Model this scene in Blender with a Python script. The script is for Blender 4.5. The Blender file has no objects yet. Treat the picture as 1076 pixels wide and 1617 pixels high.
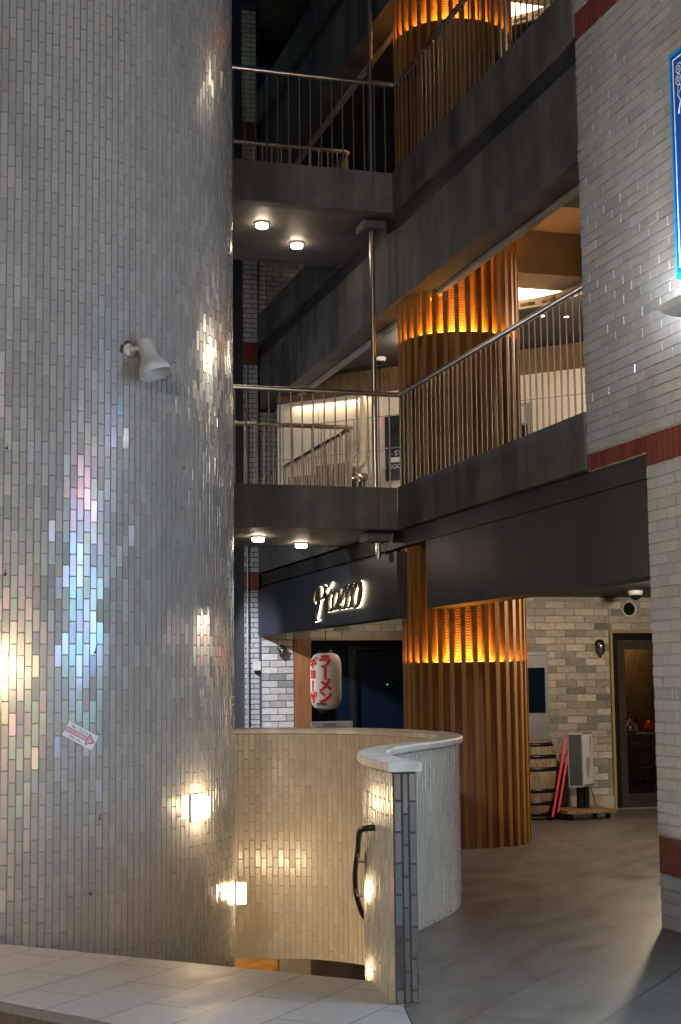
import bpy, bmesh, math, random
from mathutils import Vector, Matrix
random.seed(7)
R = math.radians
sc = bpy.context.scene
col = sc.collection

# ------------------------------------------------------------ camera
F_PX = 2250.0
yaw, pitch, roll = R(16.7538), R(5.737), R(-0.6622)
fw = Vector((math.sin(yaw)*math.cos(pitch), math.cos(yaw)*math.cos(pitch), math.sin(pitch)))
r0 = Vector((math.cos(yaw), -math.sin(yaw), 0)); u0 = r0.cross(fw)
rt = math.cos(roll)*r0 + math.sin(roll)*u0
up = -math.sin(roll)*r0 + math.cos(roll)*u0
cam_d = bpy.data.cameras.new('camera'); cam = bpy.data.objects.new('camera', cam_d); col.objects.link(cam)
m = Matrix(((rt.x, up.x, -fw.x, 0), (rt.y, up.y, -fw.y, 0), (rt.z, up.z, -fw.z, 1.5), (0, 0, 0, 1)))
cam.matrix_world = m
cam_d.sensor_fit = 'VERTICAL'; cam_d.sensor_height = 36.0
cam_d.lens = 36.0*F_PX/1617.0
cam_d.shift_y = 37.65/1617.0
cam_d.clip_start = 0.05; cam_d.clip_end = 500
sc.camera = cam

# ------------------------------------------------------------ world, sun, exposure (dusk)
w = bpy.data.worlds.new('World'); sc.world = w; w.use_nodes = True
nt = w.node_tree; nt.nodes.clear()
sky = nt.nodes.new('ShaderNodeTexSky'); sky.sky_type = 'NISHITA'; sky.sun_disc = False
sky.sun_elevation = R(1.5); sky.sun_rotation = R(60); sky.ozone_density = 4.0; sky.dust_density = .3
bg = nt.nodes.new('ShaderNodeBackground'); bg.inputs['Strength'].default_value = 0.035
wo = nt.nodes.new('ShaderNodeOutputWorld')
nt.links.new(sky.outputs[0], bg.inputs[0]); nt.links.new(bg.outputs[0], wo.inputs[0])
sun_d = bpy.data.lights.new('sun', 'SUN'); sun_d.energy = 0.004; sun_d.angle = R(10); sun_d.color = (0.7, 0.8, 1)
sun = bpy.data.objects.new('sun', sun_d); col.objects.link(sun); sun.rotation_euler = (R(60), 0, R(-20))
sc.view_settings.view_transform = 'Standard'; sc.view_settings.look = 'None'
sc.view_settings.exposure = 0.8; sc.view_settings.gamma = 1.0
sc.cycles.max_bounces = 8; sc.cycles.diffuse_bounces = 4; sc.cycles.glossy_bounces = 4
sc.cycles.transmission_bounces = 6; sc.cycles.sample_clamp_indirect = 4.0
sc.cycles.use_adaptive_sampling = True; sc.cycles.use_denoising = True
sc.cycles.caustics_reflective = False; sc.cycles.caustics_refractive = False

# ------------------------------------------------------------ materials
M = {}
def nodes(name):
    mt = bpy.data.materials.new(name); mt.use_nodes = True
    n = mt.node_tree; p = n.nodes['Principled BSDF']
    return mt, n, p
def ramp(n, c0, c1, p0=0.3, p1=0.7):
    r = n.nodes.new('ShaderNodeValToRGB')
    r.color_ramp.elements[0].position = p0; r.color_ramp.elements[1].position = p1
    r.color_ramp.elements[0].color = (*c0, 1); r.color_ramp.elements[1].color = (*c1, 1)
    return r
def noise(n, scale, detail=4, vec=None, rough=0.55, stretch=None):
    t = n.nodes.new('ShaderNodeTexNoise'); t.inputs['Scale'].default_value = scale
    t.inputs['Detail'].default_value = detail; t.inputs['Roughness'].default_value = rough
    if vec is None:
        tc = n.nodes.new('ShaderNodeTexCoord'); vec = tc.outputs['Object']
    if stretch:
        mp = n.nodes.new('ShaderNodeMapping'); mp.inputs['Scale'].default_value = stretch
        n.links.new(vec, mp.inputs['Vector']); vec = mp.outputs[0]
    n.links.new(vec, t.inputs['Vector'])
    return t
def bump(n, p, h, strength=0.3, dist=0.01):
    b = n.nodes.new('ShaderNodeBump'); b.inputs['Strength'].default_value = strength
    b.inputs['Distance'].default_value = dist
    n.links.new(h, b.inputs['Height']); n.links.new(b.outputs[0], p.inputs['Normal'])
    return b
def simple(name, c, rough=0.5, metal=0.0, var=0.15, scale=8, stretch=None, bmp=0.0, bscale=60, spec=None):
    mt, n, p = nodes(name)
    t = noise(n, scale, 5, stretch=stretch)
    r = ramp(n, tuple(x*(1-var) for x in c), tuple(min(1, x*(1+var)) for x in c))
    n.links.new(t.outputs[0], r.inputs[0]); n.links.new(r.outputs[0], p.inputs['Base Color'])
    p.inputs['Roughness'].default_value = rough; p.inputs['Metallic'].default_value = metal
    if spec is not None: p.inputs['Specular IOR Level'].default_value = spec
    if bmp:
        t2 = noise(n, bscale, 3); bump(n, p, t2.outputs[0], bmp, 0.004)
    M[name] = mt; return mt
def emis(name, c, s):
    mt, n, p = nodes(name)
    p.inputs['Base Color'].default_value = (*[min(.8, x) for x in c], 1)
    p.inputs['Emission Color'].default_value = (*c, 1); p.inputs['Emission Strength'].default_value = s
    M[name] = mt; return mt
def tilemat(name, cols, rough=0.2, film=None, irid=0.0, spec=0.5, dirt=0.15, grain=0.0, ior=1.5):
    # colour, gloss and glaze thickness differ from tile to tile (face attribute rnd)
    mt, n, p = nodes(name)
    at = n.nodes.new('ShaderNodeAttribute'); at.attribute_name = 'rnd'
    sp = n.nodes.new('ShaderNodeSeparateXYZ'); n.links.new(at.outputs['Vector'], sp.inputs[0])
    r = n.nodes.new('ShaderNodeValToRGB'); cr = r.color_ramp
    for i, c in enumerate(cols):
        pos = i/(len(cols)-1) if len(cols) > 1 else 0
        if i < 2: e = cr.elements[i]; e.position = pos
        else: e = cr.elements.new(pos)
        e.color = (*c, 1)
    if len(cols) == 1: cr.elements[1].color = (*cols[0], 1)
    n.links.new(sp.outputs[0], r.inputs[0])
    d = noise(n, 3.2, 7, rough=.65, stretch=(1, 1, .35)); dr = ramp(n, (1-dirt,)*3, (1, 1, 1), 0.3, 0.65); n.links.new(d.outputs[0], dr.inputs[0])
    mx = n.nodes.new('ShaderNodeMix'); mx.data_type = 'RGBA'; mx.blend_type = 'MULTIPLY'; mx.inputs[0].default_value = 1
    n.links.new(r.outputs[0], mx.inputs[6]); n.links.new(dr.outputs[0], mx.inputs[7])
    last = mx.outputs[2]
    if grain:
        g = noise(n, 14, 5, stretch=(1, 1, 3)); gr = ramp(n, (1-grain,)*3, (1+grain*.4,)*3, .35, .65)
        n.links.new(g.outputs[0], gr.inputs[0])
        m2 = n.nodes.new('ShaderNodeMix'); m2.data_type = 'RGBA'; m2.blend_type = 'MULTIPLY'; m2.inputs[0].default_value = 1
        n.links.new(last, m2.inputs[6]); n.links.new(gr.outputs[0], m2.inputs[7]); last = m2.outputs[2]
    n.links.new(last, p.inputs['Base Color'])
    ma = n.nodes.new('ShaderNodeMapRange'); ma.inputs[3].default_value = rough*0.7; ma.inputs[4].default_value = rough*1.5
    n.links.new(sp.outputs[1], ma.inputs[0]); n.links.new(ma.outputs[0], p.inputs['Roughness'])
    p.inputs['Specular IOR Level'].default_value = spec; p.inputs['IOR'].default_value = ior
    if film:
        wv = noise(n, 9, 3)
        ad = n.nodes.new('ShaderNodeMath'); ad.operation = 'MULTIPLY_ADD'
        ad.inputs[1].default_value = 0.35; n.links.new(wv.outputs[0], ad.inputs[0]); n.links.new(sp.outputs[2], ad.inputs[2])
        mb = n.nodes.new('ShaderNodeMapRange'); mb.inputs[2].default_value = 1.35
        mb.inputs[3].default_value = film[0]; mb.inputs[4].default_value = film[1]
        n.links.new(ad.outputs[0], mb.inputs[0]); n.links.new(mb.outputs[0], p.inputs['Thin Film Thickness'])
        p.inputs['Thin Film IOR'].default_value = film[2]
    bt = noise(n, 30, 2); bump(n, p, bt.outputs[0], 0.12, 0.002)
    M[name] = mt; return mt

def weathered(name, c, rough, streak, blotch, bmp):
    mt, n, p = nodes(name)
    a = noise(n, 3, 5, rough=.55, stretch=(1.3, 1.3, .16)); ra = ramp(n, (1-streak,)*3, (1+streak*.4,)*3, .36, .60)
    b_ = noise(n, 1.1, 9, rough=.68); rb_ = ramp(n, (1-blotch,)*3, (1+blotch,)*3, .34, .66)
    c_ = noise(n, 60, 3); rc = ramp(n, (.82,)*3, (1.15,)*3, .3, .7)
    last = None
    for t_, r_ in ((a, ra), (b_, rb_), (c_, rc)):
        n.links.new(t_.outputs[0], r_.inputs[0])
        mx = n.nodes.new('ShaderNodeMix'); mx.data_type = 'RGBA'; mx.blend_type = 'MULTIPLY'; mx.inputs[0].default_value = 1
        if last is None: mx.inputs[6].default_value = (*c, 1)
        else: n.links.new(last, mx.inputs[6])
        n.links.new(r_.outputs[0], mx.inputs[7]); last = mx.outputs[2]
    n.links.new(last, p.inputs['Base Color'])
    rr_ = ramp(n, (rough-.15,)*3, (rough+.15,)*3); n.links.new(b_.outputs[0], rr_.inputs[0]); n.links.new(rr_.outputs[0], p.inputs['Roughness'])
    tc = n.nodes.new('ShaderNodeTexCoord'); sx = n.nodes.new('ShaderNodeSeparateXYZ'); cx_ = n.nodes.new('ShaderNodeCombineXYZ')
    n.links.new(tc.outputs['Object'], sx.inputs[0]); ad = n.nodes.new('ShaderNodeMath'); ad.operation = 'ADD'
    n.links.new(sx.outputs[0], ad.inputs[0]); n.links.new(sx.outputs[1], ad.inputs[1]); n.links.new(ad.outputs[0], cx_.inputs[0]); cx_.inputs[1].default_value = 3.0
    bk = n.nodes.new('ShaderNodeTexBrick'); bk.inputs['Scale'].default_value = 1; bk.inputs['Brick Width'].default_value = 1.82; bk.inputs['Row Height'].default_value = 40
    bk.inputs['Mortar Size'].default_value = .004; bk.inputs['Mortar Smooth'].default_value = .3; n.links.new(cx_.outputs[0], bk.inputs['Vector'])
    bk.inputs['Color1'].default_value = (1, 1, 1, 1); bk.inputs['Color2'].default_value = (.86, .85, .84, 1); bk.inputs['Mortar'].default_value = (.35, .35, .35, 1)
    mj = n.nodes.new('ShaderNodeMix'); mj.data_type = 'RGBA'; mj.blend_type = 'MULTIPLY'; mj.inputs[0].default_value = 1
    n.links.new(last, mj.inputs[6]); n.links.new(bk.outputs[0], mj.inputs[7]); n.links.new(mj.outputs[2], p.inputs['Base Color'])
    d_ = noise(n, 110, 3); bump(n, p, d_.outputs[0], bmp, .004); M[name] = mt
weathered('concrete', (.098, .089, .081), .72, .36, .45, .5)
weathered('dark_concrete', (.030, .027, .027), .5, .15, .6, .5)
simple('soffit', (.10, .094, .086), .62, var=.2, scale=6, bmp=1.0, bscale=160)
simple('dark_ceiling', (.035, .033, .033), .7, var=.2)
simple('light_concrete', (.36, .33, .29), .8, var=.18, scale=3, bmp=.3)
simple('cream_paint', (.62, .54, .42), .7, var=.05, scale=2)
simple('plaster', (.62, .56, .47), .6, var=.06, scale=2, bmp=.1)
simple('grout', (.29, .275, .25), .85, var=.15, scale=20)
simple('grout_warm', (.40, .365, .30), .8, var=.12, scale=20)
simple('grout_dark', (.05, .05, .05), .85, var=.2, scale=20)
simple('grout_light', (.42, .39, .36), .8, var=.1, scale=20)
simple('steel', (.50, .44, .37), .28, 1.0, var=.2, scale=4, bmp=.05)
simple('bronze_steel', (.34, .27, .20), .38, 1.0, var=.25, scale=4)
simple('chrome', (.6, .6, .6), .16, 1.0, var=.1)
simple('black_metal', (.022, .022, .024), .35, .6, var=.2)
simple('board_navy', (.020, .023, .030), .5, var=.2, bmp=.2, bscale=140)
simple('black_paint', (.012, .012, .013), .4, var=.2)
simple('white_plastic', (.62, .62, .60), .35, var=.06)
simple('aged_white', (.46, .45, .43), .4, var=.15)
simple('grey_metal', (.27, .28, .30), .42, .4, var=.1)
simple('red_paint', (.55, .012, .020), .4, var=.1)
simple('coping', (.47, .44, .39), .55, var=.34, scale=6, bmp=.3, bscale=80)
simple('rust', (.06, .045, .035), .9, var=.5, scale=30)
simple('asphalt', (.045, .045, .047), .9, var=.3, scale=40, bmp=.8, bscale=120)
simple('kerb_stone', (.12, .095, .075), .8, var=.25, scale=25, bmp=.3)
simple('blue_sign', (.0, .09, .50), .25, var=.04)
simple('blue_edge', (.0, .36, .85), .25, var=.04)
simple('sign_white', (.75, .80, .85), .5, var=.03)
simple('paper', (.68, .72, .76), .6, var=.05)
simple('pink_ink', (.75, .35, .40), .6, var=.08)
simple('black_ink', (.01, .01, .012), .5, var=.1)
simple('red_ink', (.62, .02, .02), .6, var=.08)
simple('shop_glass', (.004, .010, .022), .10, 0, var=.2, scale=.4)
simple('glass_blue', (.010, .045, .11), .25, .3, var=.2, scale=.4)
simple('interior_dark', (.028, .022, .018), .8, var=.3)
simple('interior_tan', (.30, .20, .10), .7, var=.15)
simple('menu_white', (.55, .55, .58), .4, var=.08, scale=20)

def wood(name, c0, c1, rough=.45, stretch=(14, 14, .7), bmp=.15, scale=3):
    mt, n, p = nodes(name)
    t = noise(n, scale, 6, stretch=stretch, rough=.65)
    r = ramp(n, c0, c1, .32, .68); n.links.new(t.outputs[0], r.inputs[0]); n.links.new(r.outputs[0], p.inputs['Base Color'])
    p.inputs['Roughness'].default_value = rough
    bump(n, p, t.outputs[0], bmp, .004); M[name] = mt
wood('slat_wood', (.23, .10, .016), (.40, .185, .034), .55)
wood('drum_wood', (.10, .035, .012), (.19, .07, .022), .5)
wood('frame_wood', (.16, .062, .022), (.28, .11, .04))
wood('panel_wood', (.07, .040, .018), (.19, .115, .055), .5, (6, 6, 1.2), .2, 4)
wood('trim_wood', (.30, .19, .09), (.42, .28, .14))
wood('barrel_wood', (.10, .075, .045), (.30, .24, .16), .75, (10, 10, 2.5), .5, 3)
wood('base_wood', (.20, .08, .02), (.55, .30, .10), .4, (1.5, 1.5, 6), .1, 3)
wood('fence_wood', (.12, .07, .04), (.28, .18, .10), .6)
mt_ = M['slat_wood']; n_t = mt_.node_tree; pb = n_t.nodes['Principled BSDF']; src_ = pb.inputs['Base Color'].links[0].from_socket
a_t = n_t.nodes.new('ShaderNodeAttribute'); a_t.attribute_name = 'rnd'; mr_ = n_t.nodes.new('ShaderNodeMapRange'); mr_.inputs[3].default_value = .62; mr_.inputs[4].default_value = 1.3
n_t.links.new(a_t.outputs['Fac'], mr_.inputs[0]); vm_ = n_t.nodes.new('ShaderNodeVectorMath'); vm_.operation = 'SCALE'
n_t.links.new(src_, vm_.inputs[0]); n_t.links.new(mr_.outputs[0], vm_.inputs['Scale']); n_t.links.new(vm_.outputs[0], pb.inputs['Base Color'])
# carved drum: ripples running round it
mt, n, p = nodes('carved_wood')
tc = n.nodes.new('ShaderNodeTexCoord')
wv = n.nodes.new('ShaderNodeTexWave'); wv.bands_direction = 'Z'; wv.inputs['Scale'].default_value = 13
wv.inputs['Distortion'].default_value = 3; wv.inputs['Detail'].default_value = 3; wv.inputs['Detail Scale'].default_value = 1.6
n.links.new(tc.outputs['Object'], wv.inputs['Vector'])
r = ramp(n, (.36, .15, .03), (.52, .24, .06), .2, .8); n.links.new(wv.outputs[0], r.inputs[0])
n.links.new(r.outputs[0], p.inputs['Base Color']); p.inputs['Roughness'].default_value = .4
bump(n, p, wv.outputs[0], .45, .008); M['carved_wood'] = mt

tilemat('pearl_tile', [(.30, .295, .285), (.335, .33, .32), (.31, .315, .315), (.345, .335, .32), (.32, .32, .315)],
        .22, film=(210, 640, 2.0), spec=.9, dirt=.16, ior=1.6)
tilemat('lamplit_tile', [(.38, .34, .28), (.43, .385, .32), (.40, .36, .295), (.45, .40, .33)], .24, film=(240, 330, 1.5), dirt=.1)  # parapet tile, warm lamplight of the stair side put into its colour
tilemat('lit_side_tile', [(.46, .46, .41), (.52, .51, .46), (.49, .48, .43), (.55, .54, .49)], .2, film=(240, 330, 1.5), dirt=.14)  # same parapet tile, coloured paler for the light on its arcade side
tilemat('white_tile', [(.33, .34, .35), (.43, .415, .39), (.37, .38, .39), (.41, .41, .43), (.39, .37, .35)], .13, film=(200, 380, 1.7), spec=.7, dirt=.2)
tilemat('end_tile', [(.085, .092, .10), (.125, .132, .138), (.10, .108, .112)], .2, dirt=.3)  # same parapet tile, coloured darker for the shaded end face
tilemat('red_tile', [(.15, .034, .020), (.20, .044, .026), (.12, .028, .018)], .22, dirt=.2)
tilemat('shop_brick', [(.15, .145, .14), (.52, .49, .45), (.24, .23, .22), (.62, .57, .50), (.19, .185, .18), (.42, .39, .36), (.56, .52, .47)], .5, dirt=.15, grain=.22)

# floors: large stone-look tiles laid at 45 degrees to the building
def floor_mat(name, c0, c1, bw, rh, rot, off, line, rough=.45, mort=.005):
    mt, n, p = nodes(name)
    tc = n.nodes.new('ShaderNodeTexCoord'); mp = n.nodes.new('ShaderNodeMapping')
    mp.inputs['Rotation'].default_value = (0, 0, R(rot)); mp.inputs['Location'].default_value = (off[0], off[1], 0)
    n.links.new(tc.outputs['Object'], mp.inputs[0])
    bk = n.nodes.new('ShaderNodeTexBrick'); n.links.new(mp.outputs[0], bk.inputs['Vector'])
    bk.inputs['Scale'].default_value = 1; bk.inputs['Brick Width'].default_value = bw; bk.inputs['Row Height'].default_value = rh
    bk.inputs['Mortar Size'].default_value = mort; bk.offset = .5
    bk.inputs['Color1'].default_value = (*c0, 1); bk.inputs['Color2'].default_value = (*c1, 1); bk.inputs['Mortar'].default_value = (*line, 1)
    t = noise(n, 2.2, 8, rough=.65, vec=mp.outputs[0], stretch=(1, 2.2, 1)); rr = ramp(n, (.90,)*3, (1.08,)*3, .3, .7); n.links.new(t.outputs[0], rr.inputs[0])
    t3 = noise(n, 26, 6, rough=.7, vec=mp.outputs[0], stretch=(.5, 2.5, 1)); r3 = ramp(n, (.86,)*3, (1.1,)*3, .3, .7); n.links.new(t3.outputs[0], r3.inputs[0])
    mx = n.nodes.new('ShaderNodeMix'); mx.data_type = 'RGBA'; mx.blend_type = 'MULTIPLY'; mx.inputs[0].default_value = 1
    n.links.new(bk.outputs['Color'], mx.inputs[6]); n.links.new(rr.outputs[0], mx.inputs[7])
    m3 = n.nodes.new('ShaderNodeMix'); m3.data_type = 'RGBA'; m3.blend_type = 'MULTIPLY'; m3.inputs[0].default_value = 1
    n.links.new(mx.outputs[2], m3.inputs[6]); n.links.new(r3.outputs[0], m3.inputs[7])
    vo = n.nodes.new('ShaderNodeTexVoronoi'); vo.inputs['Scale'].default_value = 1.7; n.links.new(mp.outputs[0], vo.inputs['Vector'])
    vr = ramp(n, (.30,)*3, (1, 1, 1), .022, .034); n.links.new(vo.outputs['Distance'], vr.inputs[0])
    m4 = n.nodes.new('ShaderNodeMix'); m4.data_type = 'RGBA'; m4.blend_type = 'MULTIPLY'; m4.inputs[0].default_value = .8
    n.links.new(m3.outputs[2], m4.inputs[6]); n.links.new(vr.outputs[0], m4.inputs[7])
    n.links.new(m4.outputs[2], p.inputs['Base Color'])
    ro = ramp(n, (rough-.12,)*3, (rough+.15,)*3); n.links.new(t.outputs[0], ro.inputs[0]); n.links.new(ro.outputs[0], p.inputs['Roughness'])
    iv = n.nodes.new('ShaderNodeMath'); iv.operation = 'SUBTRACT'; iv.inputs[0].default_value = 1
    n.links.new(bk.outputs['Fac'], iv.inputs[1]); bump(n, p, iv.outputs[0], .5, .003)
    M[name] = mt
floor_mat('arcade_floor', (.092, .083, .069), (.120, .109, .091), 1.1, .55, -45, (0, .16), (.040, .036, .031), rough=.42)
floor_mat('paving', (.27, .25, .235), (.31, .29, .27), .7, .35, -45, (0, .13), (.13, .122, .114), .5)

# emitters: lamps, lit signs, a self-glowing soffit and added unseen sources
emis('lamp_warm', (1, .70, .40), 42)
emis('downlight', (1, .80, .58), 42)
emis('cove_amber', (1, .46, .06), 30)
emis('cove_amber_dim', (1, .50, .09), 50)
emis('soffit_glow', (1, .80, .54), 5)  # glow that stands for a brightly lit white soffit
emis('letter_glow', (1, .86, .58), 4)
emis('flood_white', (.92, .96, 1), 45)
emis('street_white', (1, .93, .82), 40)
emis('ceiling_warm', (1, .74, .48), 22)
emis('indoor_dim', (1, .62, .32), .5)
emis('added_window_glow', (1, .74, .46), 5.5)
emis('green_led', (.02, 1, .12), .3)
emis('green_exit', (.15, 1, .35), .4)
emis('added_cyan_glow', (.32, .66, 1), 12)
emis('added_pink_glow', (1, .66, .80), 11)

# ------------------------------------------------------------ builders
def link(o, parent=None):
    col.objects.link(o)
    if parent: o.parent = parent
    return o
def tag(o, label=None, cat=None, group=None, kind=None):
    if label: o['label'] = label
    if cat: o['category'] = cat
    if group: o['group'] = group
    if kind: o['kind'] = kind
    return o
def thing(name, label, cat, loc=(0, 0, 0), group=None):
    o = bpy.data.objects.new(name, None); o.location = loc; col.objects.link(o)
    o.empty_display_size = .1
    return tag(o, label, cat, group)
class MB:
    def __init__(s): s.v = []; s.f = []; s.r = None; s.smooth = set()
    def add(s, vs, fs, smooth=False):
        b = len(s.v); s.v += [tuple(x) for x in vs]
        for f in fs:
            if smooth: s.smooth.add(len(s.f))
            s.f.append(tuple(b+i for i in f))
        return s
    def box(s, x0, x1, y0, y1, z0, z1, bev=0):
        if bev:
            bm = bmesh.new(); bmesh.ops.create_cube(bm, size=1)
            for v in bm.verts: v.co = Vector(((x0+x1)/2+v.co.x*(x1-x0), (y0+y1)/2+v.co.y*(y1-y0), (z0+z1)/2+v.co.z*(z1-z0)))
            bmesh.ops.bevel(bm, geom=bm.edges[:], offset=bev, segments=1, affect='EDGES', profile=.5)
            bm.verts.index_update()
            s.add([v.co[:] for v in bm.verts], [[v.index for v in f.verts] for f in bm.faces]); bm.free(); return s
        vs = [(x, y, z) for z in (z0, z1) for y in (y0, y1) for x in (x0, x1)]
        return s.add(vs, [(0, 2, 3, 1), (4, 5, 7, 6), (0, 1, 5, 4), (2, 6, 7, 3), (0, 4, 6, 2), (1, 3, 7, 5)])
    def obox(s, c, ax, ay, az, hx, hy, hz):
        c = Vector(c); ax, ay, az = (Vector(a).normalized() for a in (ax, ay, az))
        vs = [c+ax*hx*i+ay*hy*j+az*hz*k for k in (-1, 1) for j in (-1, 1) for i in (-1, 1)]
        return s.add(vs, [(0, 2, 3, 1), (4, 5, 7, 6), (0, 1, 5, 4), (2, 6, 7, 3), (0, 4, 6, 2), (1, 3, 7, 5)])
    def tube(s, pts, r, n=10, cap=True):
        pts = [Vector(p) for p in pts]; rs = r if isinstance(r, (list, tuple)) else [r]*len(pts)
        rings = []; prev = None
        for i, p in enumerate(pts):
            d = (pts[min(i+1, len(pts)-1)]-pts[max(i-1, 0)]).normalized()
            a = (prev if prev else (Vector((0, 0, 1)) if abs(d.z) < .9 else Vector((1, 0, 0))))
            x = (a - d*a.dot(d)).normalized(); y = d.cross(x); prev = x
            rings.append([p+(x*math.cos(2*math.pi*k/n)+y*math.sin(2*math.pi*k/n))*rs[i] for k in range(n)])
        vs = [q for rg in rings for q in rg]; fs = []
        for i in range(len(pts)-1):
            for k in range(n):
                fs.append((i*n+k, i*n+(k+1) % n, (i+1)*n+(k+1) % n, (i+1)*n+k))
        s.add(vs, fs, True)
        if cap: s.add(rings[0], [tuple(range(n))[::-1]]); s.add(rings[-1], [tuple(range(n))])
        return s
    def lathe(s, prof, c=(0, 0, 0), n=32, axis=(0, 0, 1), xdir=None, a0=0, a1=360, smooth=True):
        ax = Vector(axis).normalized(); x = Vector(xdir) if xdir else (Vector((1, 0, 0)) if abs(ax.x) < .9 else Vector((0, 1, 0)))
        x = (x-ax*x.dot(ax)).normalized(); y = ax.cross(x); c = Vector(c); full = (a1-a0) >= 360
        m_ = n if full else n+1
        vs = []
        for (rr, h) in prof:
            for k in range(m_):
                a = R(a0+(a1-a0)*k/n); vs.append(c+ax*h+(x*math.cos(a)+y*math.sin(a))*rr)
        fs = []
        for i in range(len(prof)-1):
            for k in range(n):
                k2 = (k+1) % m_ if full else k+1
                fs.append((i*m_+k, i*m_+k2, (i+1)*m_+k2, (i+1)*m_+k))
        return s.add(vs, fs, smooth)
    def prism(s, poly, z0, z1):
        n = len(poly); vs = [(x, y, z0) for x, y in poly]+[(x, y, z1) for x, y in poly]
        fs = [tuple(range(n))[::-1], tuple(range(n, 2*n))]+[(i, (i+1) % n, n+(i+1) % n, n+i) for i in range(n)]
        return s.add(vs, fs)
    def build(s, name, mat, parent=None, shift=None):
        me = bpy.data.meshes.new(name)
        sh = Vector(shift) if shift else Vector((0, 0, 0))
        me.from_pydata([tuple(Vector(v)-sh) for v in s.v], [], s.f)
        for i in s.smooth: me.polygons[i].use_smooth = True
        if s.r is not None:
            at = me.attributes.new('rnd', 'FLOAT_VECTOR', 'FACE')
            flat = [x for t in s.r for x in t]; at.data.foreach_set('vector', flat)
        bm = bmesh.new(); bm.from_mesh(me); bmesh.ops.recalc_face_normals(bm, faces=bm.faces); bm.to_mesh(me); bm.free()
        me.materials.append(M[mat] if isinstance(mat, str) else mat)
        return link(bpy.data.objects.new(name, me), parent)
def one(name, mb, mat, label, cat, group=None, kind=None):
    o = mb.build(name, mat); tag(o, label, cat, group, kind); return o

# plan paths: s -> (point, outward normal)
class Line:
    def __init__(s, a, b, nrm): s.a = Vector(a); s.b = Vector(b); s.L = (s.b-s.a).length; s.t = (s.b-s.a)/s.L; s.n = Vector(nrm).normalized()
    def at(s, d): return s.a+s.t*d, s.n
class Arc:
    def __init__(s, c, r, a0, a1): s.c = Vector(c); s.r = r; s.a0 = R(a0); s.a1 = R(a1); s.L = r*(s.a1-s.a0)
    def at(s, d): a = s.a0+d/s.r; n = Vector((math.cos(a), math.sin(a))); return s.c+n*s.r, n
class Poly:
    def __init__(s, pts, side):
        s.p = [Vector(p) for p in pts]; s.side = side; s.cum = [0]
        for i in range(len(pts)-1): s.cum.append(s.cum[-1]+(s.p[i+1]-s.p[i]).length)
        s.L = s.cum[-1]
        s.nv = []
        for i in range(len(pts)):
            t = (s.p[min(i+1, len(pts)-1)]-s.p[max(0, i-1)]).normalized(); s.nv.append(Vector((t.y, -t.x))*side)
    def at(s, d):
        import bisect
        i = min(max(bisect.bisect_right(s.cum, d)-1, 0), len(s.p)-2)
        u = (d-s.cum[i])/(s.cum[i+1]-s.cum[i])
        return s.p[i].lerp(s.p[i+1], u), s.nv[i].lerp(s.nv[i+1], u).normalized()
def tiles(path, z0, z1, pw, ph, gap=.005, h=.006, bev=.0025, jit=.6, vertical=False, s0=0, s1=None, hole=None, off=0.0, zoff=0.0):
    """real bevelled tiles laid on a plan path, running bond; every tile gets its own tilt and random values"""
    mb = MB(); mb.r = []; s1 = path.L if s1 is None else s1
    if vertical:
        cells = []; nc = int((s1-s0)/pw)+2
        for c in range(nc):
            o = (ph*.5 if c % 2 else 0)+random.uniform(-.004, .004)
            k = -2
            while True:
                a = z0-zoff % ph+k*ph+o; k += 1
                if a > z1: break
                cells.append((s0+c*pw, s0+(c+1)*pw, a, a+ph))
    else:
        cells = []; nr = int((z1-z0)/ph)+1
        for r_ in range(nr):
            o = -pw*.5 if r_ % 2 else 0
            c = -1
            while True:
                a = s0+off+c*pw+o; c += 1
                if a > s1: break
                cells.append((a, a+pw, z0+r_*ph, z0+(r_+1)*ph))
    for (a, b, c, d) in cells:
        a = max(a, s0); b = min(b, s1); c = max(c, z0); d = min(d, z1)
        if b-a < gap*2.2 or d-c < gap*2.2: continue
        if hole and hole((a+b)/2, (c+d)/2): continue
        a += gap/2; b -= gap/2; c += gap/2; d -= gap/2
        pm, nm = path.at((a+b)/2); nm = Vector((nm.x, nm.y, 0)); t = Vector((-nm.y, nm.x, 0))
        pc = Vector((pm.x, pm.y, (c+d)/2))
        p0, _ = path.at(a)
        sg = 1 if (Vector((p0.x, p0.y, 0))-Vector((pm.x, pm.y, 0))).dot(t) < 0 else -1
        hw = (b-a)/2; hh = (d-c)/2
        jj = jit*(2.6 if random.random() < .16 else 1); tx = R(random.gauss(0, jj)); tz = R(random.gauss(0, jj*.8)); e = random.uniform(-.0006, .0006)
        vs = []
        for lev, ins in ((0, 0), (1, bev)):
            for (i, j) in ((-1, -1), (1, -1), (1, 1), (-1, 1)):
                x = i*(hw-ins)*sg; z = j*(hh-ins)
                q = 0 if lev == 0 else h+e+x*math.tan(tx)+z*math.tan(tz)*.5
                vs.append(pc+t*x+Vector((0, 0, z))+nm*q)
        mb.add(vs, [(4, 5, 6, 7), (0, 1, 5, 4), (1, 2, 6, 5), (2, 3, 7, 6), (3, 0, 4, 7)])
        rv = (random.random(), random.random(), random.random())
        mb.r += [rv]*5
    return mb
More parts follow.
